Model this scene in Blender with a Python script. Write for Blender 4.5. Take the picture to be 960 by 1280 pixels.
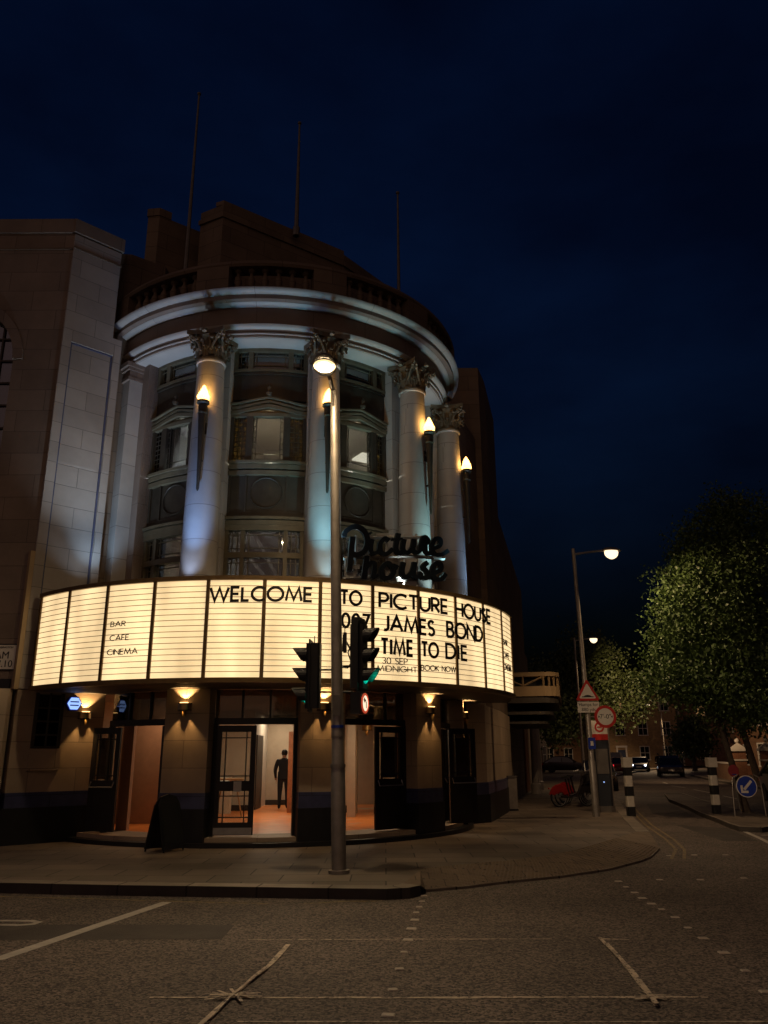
import bpy, bmesh, math, random
import numpy as np
from mathutils import Vector, Matrix
R_ = math.radians
rnd = random.Random(7)
for o in list(bpy.data.objects):
    bpy.data.objects.remove(o)
S = bpy.context.scene
COL = S.collection

# ------------------------------------------------------------------ camera
PITCH, ROLL = math.atan(0.305), R_(0.3)
cd = bpy.data.cameras.new("camera"); cam = bpy.data.objects.new("camera", cd); COL.objects.link(cam)
cd.sensor_fit = 'VERTICAL'; cd.sensor_height = 36.0; cd.lens = 36.0 * 1000.0 / 1280.0
cd.clip_start = 0.05; cd.clip_end = 2000
cam.matrix_world = (Matrix.Translation((0, 0, 1.7)) @ Matrix.Rotation(math.pi / 2 + PITCH, 4, 'X')
                    @ Matrix.Rotation(-ROLL, 4, 'Z'))
S.camera = cam
# ------------------------------------------------------------------ render + exposure
S.render.engine = 'CYCLES'
cy = S.cycles
cy.use_denoising = True
cy.max_bounces = 6; cy.diffuse_bounces = 3; cy.glossy_bounces = 3; cy.transmission_bounces = 4; cy.transparent_max_bounces = 8
cy.sample_clamp_indirect = 3.0; cy.caustics_reflective = False; cy.caustics_refractive = False
try: cy.use_light_tree = True
except Exception: pass
S.view_settings.view_transform = 'Standard'; S.view_settings.look = 'None'
S.view_settings.exposure = 0.0; S.view_settings.gamma = 1.0
# ------------------------------------------------------------------ world: late dusk sky
w = bpy.data.worlds.new("World"); S.world = w; w.use_nodes = True
wn = w.node_tree; wn.nodes.clear()
def WN(t, **k):
    n = wn.nodes.new(t)
    for a, v in k.items(): setattr(n, a, v)
    return n
sky = WN('ShaderNodeTexSky', sky_type='NISHITA', sun_disc=False, sun_elevation=R_(-2.0), sun_rotation=R_(215))
tint = WN('ShaderNodeMix', data_type='RGBA', blend_type='MULTIPLY'); tint.inputs[0].default_value = 1.0
tint.inputs[7].default_value = (0.10, 0.36, 1.2, 1)
tc = WN('ShaderNodeTexCoord')
mp = WN('ShaderNodeMapping'); mp.inputs['Scale'].default_value = (1.0, 1.0, 2.2)
nz = WN('ShaderNodeTexNoise'); nz.inputs['Scale'].default_value = 2.3; nz.inputs['Detail'].default_value = 5; nz.inputs['Roughness'].default_value = 0.55
cr = WN('ShaderNodeValToRGB'); cr.color_ramp.elements[0].position = 0.35; cr.color_ramp.elements[0].color = (0.5, 0.5, 0.52, 1)
cr.color_ramp.elements[1].position = 0.7; cr.color_ramp.elements[1].color = (1.25, 1.25, 1.2, 1)
cl = WN('ShaderNodeMix', data_type='RGBA', blend_type='MULTIPLY'); cl.inputs[0].default_value = 1.0
bg = WN('ShaderNodeBackground'); bg.inputs['Strength'].default_value = 0.11
wo = WN('ShaderNodeOutputWorld')
L = wn.links.new
L(sky.outputs[0], tint.inputs[6]); L(tc.outputs['Generated'], mp.inputs[0]); L(mp.outputs[0], nz.inputs['Vector'])
L(nz.outputs['Fac'], cr.inputs[0]); L(tint.outputs[2], cl.inputs[6]); L(cr.outputs[0], cl.inputs[7])
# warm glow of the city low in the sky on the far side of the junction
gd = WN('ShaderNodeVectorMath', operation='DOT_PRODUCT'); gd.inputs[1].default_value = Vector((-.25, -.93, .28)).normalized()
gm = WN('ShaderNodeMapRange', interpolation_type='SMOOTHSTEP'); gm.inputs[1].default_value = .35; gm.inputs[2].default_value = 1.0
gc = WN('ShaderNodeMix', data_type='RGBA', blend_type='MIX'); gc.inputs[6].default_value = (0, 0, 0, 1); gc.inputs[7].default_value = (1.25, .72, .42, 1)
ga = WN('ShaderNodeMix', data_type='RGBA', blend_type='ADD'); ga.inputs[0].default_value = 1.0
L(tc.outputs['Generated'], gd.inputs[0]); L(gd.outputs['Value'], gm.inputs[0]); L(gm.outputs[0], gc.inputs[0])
sx = WN('ShaderNodeSeparateXYZ'); L(tc.outputs['Generated'], sx.inputs[0])
hz = WN('ShaderNodeMapRange'); hz.inputs[1].default_value = -.02; hz.inputs[2].default_value = .42; hz.inputs[3].default_value = .16; hz.inputs[4].default_value = 1.0
rx = WN('ShaderNodeMapRange'); rx.inputs[1].default_value = -.35; rx.inputs[2].default_value = .5; rx.inputs[3].default_value = 1.15; rx.inputs[4].default_value = .62
hm = WN('ShaderNodeMath', operation='MULTIPLY'); hc = WN('ShaderNodeMix', data_type='RGBA', blend_type='MULTIPLY'); hc.inputs[0].default_value = 1.0
L(sx.outputs['Z'], hz.inputs[0]); L(sx.outputs['X'], rx.inputs[0]); L(hz.outputs[0], hm.inputs[0]); L(rx.outputs[0], hm.inputs[1])
L(cl.outputs[2], hc.inputs[6]); L(hm.outputs[0], hc.inputs[7])
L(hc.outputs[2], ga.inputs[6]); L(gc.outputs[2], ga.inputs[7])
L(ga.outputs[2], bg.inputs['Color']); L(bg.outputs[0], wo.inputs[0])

# ------------------------------------------------------------------ materials
M = {}
def mat(name, col, rough=0.6, metal=0.0, var=0.15, scale=6.0, bump=0.0, bscale=60.0, spec=0.4, brick=None, wear=None, coord='Object'):
    m = bpy.data.materials.new(name); m.use_nodes = True
    nt = m.node_tree; b = nt.nodes['Principled BSDF']; lk = nt.links.new
    b.inputs['Roughness'].default_value = rough; b.inputs['Metallic'].default_value = metal
    b.inputs['Specular IOR Level'].default_value = spec
    t = nt.nodes.new('ShaderNodeTexCoord')
    n = nt.nodes.new('ShaderNodeTexNoise'); n.inputs['Scale'].default_value = scale; n.inputs['Detail'].default_value = 6; n.inputs['Roughness'].default_value = 0.6
    lk(t.outputs[coord], n.inputs['Vector'])
    r = nt.nodes.new('ShaderNodeValToRGB')
    r.color_ramp.elements[0].position = 0.3; r.color_ramp.elements[1].position = 0.72
    r.color_ramp.elements[0].color = tuple(c * (1 - var) for c in col) + (1,)
    r.color_ramp.elements[1].color = tuple(min(1, c * (1 + var)) for c in col) + (1,)
    lk(n.outputs['Fac'], r.inputs[0])
    out = r.outputs[0]; hgt = None
    if brick:
        bw, bh, mort, mdark, bvar = brick
        bt = nt.nodes.new('ShaderNodeTexBrick')
        bt.inputs['Scale'].default_value = 1.0; bt.inputs['Brick Width'].default_value = bw; bt.inputs['Row Height'].default_value = bh
        bt.inputs['Mortar Size'].default_value = mort; bt.inputs['Mortar Smooth'].default_value = 0.1
        bt.inputs['Color1'].default_value = (1 - bvar,) * 3 + (1,); bt.inputs['Color2'].default_value = (1 + bvar * .5,) * 3 + (1,)
        bt.inputs['Mortar'].default_value = (mdark,) * 3 + (1,)
        lk(t.outputs['UV'], bt.inputs['Vector'])
        mx = nt.nodes.new('ShaderNodeMix'); mx.data_type = 'RGBA'; mx.blend_type = 'MULTIPLY'; mx.inputs[0].default_value = 1
        lk(out, mx.inputs[6]); lk(bt.outputs['Color'], mx.inputs[7]); out = mx.outputs[2]
        hgt = bt.outputs['Fac']
    if wear:
        wc, ws, wp = wear
        n2 = nt.nodes.new('ShaderNodeTexNoise'); n2.inputs['Scale'].default_value = ws; n2.inputs['Detail'].default_value = 8; n2.inputs['Roughness'].default_value = .7
        lk(t.outputs[coord], n2.inputs['Vector'])
        r2 = nt.nodes.new('ShaderNodeValToRGB'); r2.color_ramp.elements[0].position = wp; r2.color_ramp.elements[1].position = min(1, wp + .1)
        lk(n2.outputs['Fac'], r2.inputs[0])
        mx = nt.nodes.new('ShaderNodeMix'); mx.data_type = 'RGBA'
        lk(r2.outputs[0], mx.inputs[0]); lk(out, mx.inputs[6]); mx.inputs[7].default_value = tuple(wc) + (1,); out = mx.outputs[2]
    lk(out, b.inputs['Base Color'])
    if bump or hgt is not None:
        bp = nt.nodes.new('ShaderNodeBump'); bp.inputs['Distance'].default_value = 0.02
        if hgt is not None and not bump:
            bp.inputs['Strength'].default_value = 0.5; bp.invert = True; lk(hgt, bp.inputs['Height'])
        else:
            n3 = nt.nodes.new('ShaderNodeTexNoise'); n3.inputs['Scale'].default_value = bscale; n3.inputs['Detail'].default_value = 4
            lk(t.outputs[coord], n3.inputs['Vector'])
            bp.inputs['Strength'].default_value = bump
            lk(n3.outputs['Fac'], bp.inputs['Height'])
            if hgt is not None:
                bq = nt.nodes.new('ShaderNodeBump'); bq.inputs['Distance'].default_value = 0.02; bq.inputs['Strength'].default_value = .5; bq.invert = True
                lk(hgt, bq.inputs['Height']); lk(bp.outputs[0], bq.inputs['Normal']); bp = bq
        lk(bp.outputs[0], b.inputs['Normal'])
    M[name] = m; return m
def emit(name, col, strength, var=0.0, vscale=(1, 1, 1)):
    m = bpy.data.materials.new(name); m.use_nodes = True; nt = m.node_tree; b = nt.nodes['Principled BSDF']
    b.inputs['Base Color'].default_value = tuple(min(.8, c) for c in col) + (1,); b.inputs['Roughness'].default_value = .4
    b.inputs['Emission Color'].default_value = tuple(col) + (1,); b.inputs['Emission Strength'].default_value = strength
    if var:
        lk = nt.links.new
        t = nt.nodes.new('ShaderNodeTexCoord'); mp = nt.nodes.new('ShaderNodeMapping'); mp.inputs['Scale'].default_value = vscale
        n = nt.nodes.new('ShaderNodeTexNoise'); n.inputs['Scale'].default_value = 1; n.inputs['Detail'].default_value = 2
        lk(t.outputs['UV'], mp.inputs[0]); lk(mp.outputs[0], n.inputs['Vector'])
        mr = nt.nodes.new('ShaderNodeMapRange'); mr.inputs[1].default_value = .3; mr.inputs[2].default_value = .7
        mr.inputs[3].default_value = strength * (1 - var); mr.inputs[4].default_value = strength * (1 + var)
        lk(n.outputs['Fac'], mr.inputs[0]); lk(mr.outputs[0], b.inputs['Emission Strength'])
    M[name] = m; return m
def glass(name, tint=(0.6, 0.62, 0.62), refl=0.10, rough=0.03):
    m = bpy.data.materials.new(name); m.use_nodes = True; nt = m.node_tree; nt.nodes.clear(); lk = nt.links.new
    o = nt.nodes.new('ShaderNodeOutputMaterial'); mx = nt.nodes.new('ShaderNodeMixShader')
    tr = nt.nodes.new('ShaderNodeBsdfTransparent'); tr.inputs[0].default_value = tuple(tint) + (1,)
    gl = nt.nodes.new('ShaderNodeBsdfGlossy'); gl.inputs['Roughness'].default_value = rough
    fr = nt.nodes.new('ShaderNodeLayerWeight'); fr.inputs[0].default_value = .25
    ad = nt.nodes.new('ShaderNodeMath'); ad.operation = 'ADD'; ad.inputs[1].default_value = refl; ad.use_clamp = True
    n = nt.nodes.new('ShaderNodeTexNoise'); n.inputs['Scale'].default_value = 3
    bp = nt.nodes.new('ShaderNodeBump'); bp.inputs['Strength'].default_value = .03; lk(n.outputs['Fac'], bp.inputs['Height']); lk(bp.outputs[0], gl.inputs['Normal'])
    lk(fr.outputs['Fresnel'], ad.inputs[0]); lk(ad.outputs[0], mx.inputs[0]); lk(tr.outputs[0], mx.inputs[1]); lk(gl.outputs[0], mx.inputs[2]); lk(mx.outputs[0], o.inputs[0])
    M[name] = m; return m

mat('stone', (.36, .315, .27), .55, var=.12, scale=1.3, bump=.12, bscale=25, brick=(1.0, .46, .006, .45, .12))
mat('stone_plain', (.36, .32, .275), .5, var=.12, scale=2.0, bump=.08, bscale=30)
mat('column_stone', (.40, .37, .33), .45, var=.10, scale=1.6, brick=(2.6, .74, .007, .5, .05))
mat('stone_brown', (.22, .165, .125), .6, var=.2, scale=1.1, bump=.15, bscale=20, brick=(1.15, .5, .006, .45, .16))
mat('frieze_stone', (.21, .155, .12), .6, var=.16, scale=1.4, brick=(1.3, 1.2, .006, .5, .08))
mat('unlit_stone', (.16, .115, .08), .7, var=.2, scale=1.0, brick=(1.1, .5, .008, .5, .14))  # same stone as the pale walls, unlit look put into the colour
mat('ground_stone', (.35, .265, .185), .6, var=.16, scale=1.2, bump=.1, bscale=22, brick=(.95, .5, .006, .5, .12))
mat('lit_base', (.50, .40, .29), .6, var=.16, scale=1.2, bump=.1, bscale=22, brick=(.95, .5, .006, .5, .12))  # base stone lightened, brightness of the lamplight put into the colour
mat('blue_dado', (.05, .055, .12), .3, var=.2, brick=(.95, .5, .006, .4, .1))
mat('groove_shade', (.075, .08, .135), .5, var=.2)
mat('plinth', (.010, .010, .012), .45, var=.3, scale=3)
mat('bronze', (.13, .108, .066), .45, metal=.2, var=.25, scale=4)
mat('bronze_dark', (.046, .036, .024), .5, metal=.1, var=.25, scale=4)
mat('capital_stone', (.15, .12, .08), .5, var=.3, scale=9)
mat('black_paint', (.012, .011, .011), .35, var=.2, spec=.5)
mat('brass', (.45, .30, .12), .3, metal=1, var=.15)
mat('steel', (.42, .42, .42), .35, metal=.9, var=.15)
mat('galv', (.30, .27, .235), .45, metal=.5, var=.2, scale=5, wear=((.12, .10, .09), 7, .66))
mat('galv_dark', (.16, .145, .13), .5, metal=.4, var=.2, scale=5, wear=((.08, .07, .06), 7, .64))
mat('signal_black', (.012, .012, .012), .45, var=.15)
mat('marquee_frame', (.16, .10, .04), .45, metal=.4, var=.2)
mat('rail_amber', (.16, .09, .035), .5, var=.2)
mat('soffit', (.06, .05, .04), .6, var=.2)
mat('letter_black', (.010, .008, .006), .5, var=.1)
mat('script_black', (.012, .016, .020), .3, var=.2)
mat('white_metal', (.40, .40, .38), .4, var=.06)
mat('plaster', (.40, .33, .25), .8, var=.06)
mat('plaster_white', (.52, .47, .40), .8, var=.05)
mat('wood_light', (.42, .25, .12), .5, var=.15)
mat('reddish_wall', (.30, .17, .10), .8, var=.1)
mat('wood', (.24, .085, .035), .45, var=.3, scale=8)
mat('terrazzo', (.70, .22, .05), .3, var=.25, scale=1.7, wear=((.55, .42, .33), 1.3, .55), spec=.5)
mat('skirting', (.03, .022, .018), .5)
mat('cloth_dark', (.010, .010, .013), .85, var=.2, bump=.1)
mat('skin', (.32, .17, .11), .55, var=.1)
mat('hair', (.012, .009, .007), .6)
mat('asphalt', (.108, .089, .076), .72, var=.38, scale=.45, bump=1.0, bscale=46, wear=((.40, .35, .31), 50, .66))
_m = M['asphalt'].node_tree; _n = _m.nodes.new('ShaderNodeTexVoronoi'); _n.inputs['Scale'].default_value = 52; _tc = [q for q in _m.nodes if q.type == 'TEX_COORD'][0]
_r = _m.nodes.new('ShaderNodeValToRGB'); _r.color_ramp.elements[0].color = (.10, .10, .10, 1); _r.color_ramp.elements[1].color = (2.2, 2.1, 2.0, 1); _sp = _m.nodes.new('ShaderNodeSeparateColor')
_x = _m.nodes.new('ShaderNodeMix'); _x.data_type = 'RGBA'; _x.blend_type = 'MULTIPLY'; _x.inputs[0].default_value = 1.0; _b = _m.nodes['Principled BSDF']; _src = _b.inputs['Base Color'].links[0].from_socket
_m.links.new(_tc.outputs['Object'], _n.inputs['Vector']); _m.links.new(_n.outputs['Color'], _sp.inputs[0]); _m.links.new(_sp.outputs[0], _r.inputs[0]); _m.links.new(_src, _x.inputs[6]); _m.links.new(_r.outputs[0], _x.inputs[7]); _m.links.new(_x.outputs[2], _b.inputs['Base Color'])
mat('asphalt_patch', (.070, .058, .050), .7, var=.3, scale=2, bump=.8, bscale=80, wear=((.15, .13, .11), 90, .66))
mat('road_paint', (.46, .42, .36), .6, var=.2, scale=7, wear=((.075, .064, .056), 22, .60))
mat('yellow_paint', (.26, .18, .055), .6, var=.2, scale=7, wear=((.075, .064, .056), 12, .48))
mat('chalk_paint', (.60, .50, .38), .8, var=.25, scale=9, wear=((.10, .083, .072), 17, .50))
mat('stud_metal', (.44, .38, .31), .4, var=.35, scale=3)
mat('flags', (.150, .118, .088), .7, var=.34, scale=.55, bump=.2, bscale=45, brick=(.95, .64, .011, .22, .26), wear=((.075, .06, .045), 2.1, .61))
mat('kerbstone', (.24, .20, .155), .65, var=.25, scale=3, bump=.2, brick=(.92, 4, .014, .2, .2))
mat('kerb_face', (.055, .045, .037), .7, var=.3, scale=3, brick=(.92, 4, .012, .3, .12))
mat('tactile', (.17, .125, .085), .75, var=.16, scale=2.5, brick=(.4, .4, .008, .45, .10))
mat('brick_red', (.20, .085, .045), .8, var=.2, scale=2, brick=(.23, .075, .008, 1.5, .2))
mat('brick_brown', (.16, .088, .05), .8, var=.2, scale=2, brick=(.23, .075, .008, 1.5, .2))
mat('brick_yellow', (.30, .20, .10), .8, var=.2, scale=2, brick=(.23, .075, .008, .7, .2))
mat('render_white', (.55, .50, .44), .7, var=.08)
mat('slate', (.035, .035, .04), .6, var=.2, brick=(.3, .2, .01, .5, .2))
mat('bark', (.075, .055, .04), .9, var=.4, scale=8, bump=.6, bscale=14)
mat('sign_white', (.72, .68, .60), .45, var=.05)
mat('sign_red', (.50, .03, .025), .4, var=.06)
mat('faded_red', (.34, .05, .06), .5, var=.1)
mat('sign_blue', (.02, .05, .35), .4, var=.06)
mat('sign_black', (.012, .012, .012), .5)
mat('bike_red', (.26, .012, .010), .4, var=.1)
mat('rubber', (.015, .015, .015), .8)
mat('bollard_white', (.60, .55, .46), .5, var=.12, wear=((.25, .2, .16), 14, .66))
mat('car_dark', (.030, .024, .024), .25, metal=.3, spec=.6, var=.08)
mat('car_silver', (.32, .31, .31), .3, metal=.6, spec=.6, var=.05)
mat('car_red', (.16, .012, .012), .3, metal=.2, var=.05)
mat('car_blue', (.02, .03, .07), .3, metal=.3, var=.05)
mat('car_white', (.6, .58, .52), .35, var=.05)
mat('car_glass', (.01, .012, .014), .06, spec=.8, var=.05)
mat('red_fabric', (.45, .02, .015), .7)
mat('poster_brown', (.14, .085, .045), .6, var=.35, scale=5)
mat('totem_body', (.03, .035, .045), .35, var=.1)
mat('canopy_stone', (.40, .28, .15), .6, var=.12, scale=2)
glass('stained', (.23, .19, .09), .05)
glass('pane_glass', (.55, .56, .55), .10)
glass('door_glass', (.75, .74, .70), .04)
glass('transom_glass', (.30, .30, .29), .07)
glass('dark_glass', (.25, .26, .28), .16)
emit('panel_glow', (1.0, .715, .375), 1.04, var=.30, vscale=(1.9, .45, 1))
emit('lamp_glow', (1.0, .73, .42), 620)
emit('rim_glow', (1.0, .72, .36), 1.5)
emit('lamp_glow_warm', (1.0, .72, .44), 2.0)
emit('lamp_glow_far', (1.0, .74, .46), 1.9)
emit('flame_glow', (1.0, .56, .17), 5.5, var=.45, vscale=(7, 9, 1))
_nt = M['flame_glow'].node_tree; _b = _nt.nodes['Principled BSDF']; _t = _nt.nodes.new('ShaderNodeBsdfTransparent'); _x = _nt.nodes.new('ShaderNodeMixShader'); _x.inputs[0].default_value = .55
_nt.links.new(_t.outputs[0], _x.inputs[1]); _nt.links.new(_b.outputs[0], _x.inputs[2]); _nt.links.new(_x.outputs[0], _nt.nodes['Material Output'].inputs[0])
emit('sconce_glow', (1.0, .55, .18), 5)
emit('green_glow', (.0, .62, .45), .45)
emit('nosign_glow', (1.0, .78, .55), 1.25)
emit('ring_glow', (1.0, .12, .05), .42)
emit('tail_glow', (1.0, .03, .05), 2.2)
emit('head_glow', (.75, .88, 1.0), 9)
emit('hex_glow', (.30, .48, 1.0), 1.3)
emit('ceiling_glow', (1.0, .92, .75), 2.2)
emit('strip_glow', (.95, .95, .72), .9)
emit('window_glow', (1.0, .55, .22), .22)
emit('slit_reflection', (.85, .95, .65), .5)
emit('reflector_glow', (1.0, .9, .75), .5)
def leafmat(name, col):
    m = bpy.data.materials.new(name); m.use_nodes = True; nt = m.node_tree; b = nt.nodes['Principled BSDF']; lk = nt.links.new
    b.inputs['Roughness'].default_value = .55
    g = nt.nodes.new('ShaderNodeNewGeometry'); r = nt.nodes.new('ShaderNodeValToRGB')
    r.color_ramp.elements[0].color = tuple(c * .7 for c in col) + (1,); r.color_ramp.elements[1].color = tuple(c * 1.28 for c in col) + (1,)
    lk(g.outputs['Random Per Island'], r.inputs[0]); lk(r.outputs[0], b.inputs['Base Color'])
    tl = nt.nodes.new('ShaderNodeBsdfTranslucent'); lk(r.outputs[0], tl.inputs[0]); mx = nt.nodes.new('ShaderNodeMixShader'); mx.inputs[0].default_value = .15
    o = nt.nodes['Material Output']; lk(b.outputs[0], mx.inputs[1]); lk(tl.outputs[0], mx.inputs[2]); lk(mx.outputs[0], o.inputs[0])
    M[name] = m
leafmat('leaf', (.062, .105, .026)); leafmat('leaf_dark', (.055, .075, .022))

# ------------------------------------------------------------------ mesh builder
class MB:
    def __init__(s): s.v = []; s.f = []; s.uv = []; s.mi = []; s.cur = 0; s.m = None
    def add(s, verts, faces, uvs=None):
        b = len(s.v)
        if s.m is not None: verts = [tuple(s.m @ Vector(v)) for v in verts]
        s.v += [tuple(v) for v in verts]
        for i, f in enumerate(faces):
            s.f.append([b + k for k in f]); s.uv.append(uvs[i] if uvs else None); s.mi.append(s.cur)
        return s
    def box(s, x0, x1, y0, y1, z0, z1):
        V = [(x, y, z) for z in (z0, z1) for y in (y0, y1) for x in (x0, x1)]
        return s.add(V, [(0, 2, 3, 1), (4, 5, 7, 6), (0, 1, 5, 4), (2, 6, 7, 3), (0, 4, 6, 2), (1, 3, 7, 5)])
    def cbox(s, c, d):
        return s.box(c[0] - d[0] / 2, c[0] + d[0] / 2, c[1] - d[1] / 2, c[1] + d[1] / 2, c[2] - d[2] / 2, c[2] + d[2] / 2)
    def prism(s, poly, z0, z1):
        n = len(poly); V = [(p[0], p[1], z0) for p in poly] + [(p[0], p[1], z1) for p in poly]
        F = [tuple(range(n - 1, -1, -1)), tuple(range(n, 2 * n))] + [(i, (i + 1) % n, n + (i + 1) % n, n + i) for i in range(n)]
        return s.add(V, F)
    def slab(s, poly, z):
        return s.add([(p[0], p[1], z) for p in poly], [tuple(range(len(poly)))])
    def vprism(s, poly, y0, y1):   # polygon in xz, extruded along y
        n = len(poly); V = [(p[0], y0, p[1]) for p in poly] + [(p[0], y1, p[1]) for p in poly]
        F = [tuple(range(n)), tuple(range(2 * n - 1, n - 1, -1))] + [(i, n + i, n + (i + 1) % n, (i + 1) % n) for i in range(n)]
        return s.add(V, F)
    def tube(s, pts, r, n=8, cap=True):
        pts = [Vector(p) for p in pts]; rr = r if isinstance(r, (list, tuple)) else [r] * len(pts)
        V = []; up = None
        for i, p in enumerate(pts):
            d = (pts[min(i + 1, len(pts) - 1)] - pts[max(i - 1, 0)]).normalized()
            if up is None: up = Vector((0, 0, 1)) if abs(d.z) < .9 else Vector((1, 0, 0))
            a = d.cross(up).normalized(); b = a.cross(d).normalized(); up = b
            for k in range(n):
                t = 2 * math.pi * k / n; V.append(p + (a * math.cos(t) + b * math.sin(t)) * rr[i])
        F = []
        for i in range(len(pts) - 1):
            for k in range(n):
                F.append((i * n + k, i * n + (k + 1) % n, (i + 1) * n + (k + 1) % n, (i + 1) * n + k))
        if cap:
            F.append(tuple(range(n - 1, -1, -1))); F.append(tuple((len(pts) - 1) * n + k for k in range(n)))
        return s.add(V, F)
    def lathe(s, prof, c=(0, 0, 0), n=16):
        V = []; F = []; U = []
        for (r, z) in prof:
            for k in range(n):
                t = 2 * math.pi * k / n; V.append((c[0] + r * math.cos(t), c[1] + r * math.sin(t), c[2] + z))
        m = len(prof)
        for i in range(m - 1):
            for k in range(n):
                k2 = (k + 1) % n
                F.append((i * n + k, i * n + k2, (i + 1) * n + k2, (i + 1) * n + k))
                u0 = prof[i][0] * 6.283 * k / n; u1 = prof[i][0] * 6.283 * (k + 1) / n
                U.append([(u0, V[i * n][2]), (u1, V[i * n][2]), (u1, V[(i + 1) * n][2]), (u0, V[(i + 1) * n][2])])
        if prof[0][0] > 1e-4: F.append(tuple(range(n - 1, -1, -1))); U.append(None)
        if prof[-1][0] > 1e-4: F.append(tuple((m - 1) * n + k for k in range(n))); U.append(None)
        return s.add(V, F, U)
    def sweep(s, prof, a0, a1, step=3.0, closed=True):   # profile (R, z) swept round the drum axis, degrees
        n = max(1, int(math.ceil(abs(a1 - a0) / step))); m = len(prof); V = []; F = []; U = []
        for i in range(n + 1):
            a = R_(a0 + (a1 - a0) * i / n)
            for (r, z) in prof: V.append((CX + r * math.sin(a), CY - r * math.cos(a), z))
        acc = 0.0; ln = [0.0]
        for k in range(m):
            p, q = prof[k], prof[(k + 1) % m]; acc += math.hypot(p[0] - q[0], p[1] - q[1]); ln.append(acc)
        for i in range(n):
            u0 = 4.6 * R_(a0 + (a1 - a0) * i / n); u1 = 4.6 * R_(a0 + (a1 - a0) * (i + 1) / n)
            for k in range(m if closed else m - 1):
                k2 = (k + 1) % m
                F.append((i * m + k, (i + 1) * m + k, (i + 1) * m + k2, i * m + k2))
                vert = abs(prof[k][0] - prof[k2][0]) < abs(prof[k][1] - prof[k2][1])
                z0, z1 = (prof[k][1], prof[k2][1]) if vert else (ln[k], ln[k + 1])
                U.append([(u0, z0), (u1, z0), (u1, z1), (u0, z1)])
        if closed:
            F.append(tuple(range(m))); F.append(tuple(n * m + k for k in range(m - 1, -1, -1))); U += [None, None]
        return s.add(V, F, U)
    def arcbox(s, a0, a1, r0, r1, z0, z1, step=3.0):
        return s.sweep([(r0, z0), (r1, z0), (r1, z1), (r0, z1)], a0, a1, step)
    def stroke(s, pts, t, fn, depth=.02, round_=False):   # flat ribbon letter stroke, fn(x, y, d) -> world
        P = [Vector((p[0], p[1])) for p in pts]
        tt = t if isinstance(t, (list, tuple)) else [t] * len(P)
        closed = (P[0] - P[-1]).length < 1e-6 and len(P) > 3
        Lf = []; Rt = []
        n = len(P)
        for i in range(n):
            if closed: a = P[i - 1] if i > 0 else P[-2]; b = P[(i + 1)] if i < n - 1 else P[1]
            else: a = P[max(i - 1, 0)]; b = P[min(i + 1, n - 1)]
            d1 = (P[i] - a); d2 = (b - P[i])
            if d1.length < 1e-9: d1 = d2
            if d2.length < 1e-9: d2 = d1
            d1 = d1.normalized(); d2 = d2.normalized(); d = d1 + d2
            if d.length < 1e-6: d = d1
            d = d.normalized(); nn = Vector((-d.y, d.x)); c = max(.45, abs(nn.dot(Vector((-d1.y, d1.x)))))
            o = nn * (tt[i] / 2 / c); Lf.append(P[i] + o); Rt.append(P[i] - o)
        V = []
        for i in range(n):
            for q, d in ((Lf[i], depth), (Rt[i], depth), (Lf[i], 0), (Rt[i], 0)): V.append(fn(q.x, q.y, d))
        F = []
        for i in range(n - 1):
            a = 4 * i; b = a + 4
            F += [(a, a + 1, b + 1, b), (a + 2, b + 2, b + 3, a + 3), (a, b, b + 2, a + 2), (a + 1, a + 3, b + 3, b + 1)]
        if not closed: e = 4 * (n - 1); F += [(0, 2, 3, 1), (e, e + 1, e + 3, e + 2)]
        return s.add(V, F)
def children(o): return [c for c in bpy.data.objects if c.parent == o]
def setp(o, label=None, cat=None, group=None, kind=None):
    if label: o['label'] = label
    if cat: o['category'] = cat
    if group: o['group'] = group
    if kind: o['kind'] = kind
    return o
def empty(name, loc=(0, 0, 0), rz=0.0, label=None, cat=None, group=None):
    o = bpy.data.objects.new(name, None); COL.objects.link(o); o.location = loc; o.rotation_euler = (0, 0, rz)
    o.empty_display_size = .1
    return setp(o, label, cat, group)
def obj(name, mb, m, parent=None, smooth=False, world=False, label=None):
    me = bpy.data.meshes.new(name); me.from_pydata(mb.v, [], mb.f)
    ms = m if isinstance(m, (list, tuple)) else [m]
    for k in ms: me.materials.append(M[k])
    uvl = me.uv_layers.new(name='UVMap'); arr = np.zeros(len(me.loops) * 2, dtype=np.float32)
    li = 0; V = mb.v
    for fi, f in enumerate(mb.f):
        uv = mb.uv[fi]
        if uv is None:
            n = me.polygons[fi].normal
            if abs(n[2]) > .7: uv = [(V[k][0], V[k][1]) for k in f]
            else:
                h = math.hypot(n[0], n[1]) or 1; tx, ty = -n[1] / h, n[0] / h
                uv = [(V[k][0] * tx + V[k][1] * ty, V[k][2]) for k in f]
        for q in uv: arr[li] = q[0]; arr[li + 1] = q[1]; li += 2
    uvl.data.foreach_set('uv', arr)
    if len(ms) > 1: me.polygons.foreach_set('material_index', mb.mi)
    if smooth: me.shade_smooth(); 
    if smooth and hasattr(me, 'set_sharp_from_angle'): me.set_sharp_from_angle(angle=R_(38))
    o = bpy.data.objects.new(name, me); COL.objects.link(o)
    if parent:
        o.parent = parent
        if world:
            o.matrix_parent_inverse = (Matrix.Translation(parent.location) @ Matrix.Rotation(parent.rotation_euler.z, 4, 'Z')).inverted()
    if label: o['label'] = label
    return o
def copy_tree(o, parent=None):
    c = o.copy(); COL.objects.link(c)
    if parent: c.parent = parent
    for ch in children(o): copy_tree(ch, c)
    return c
def struct(name, mb, m, smooth=False): return setp(obj(name, mb, m, smooth=smooth), kind='structure')
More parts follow.
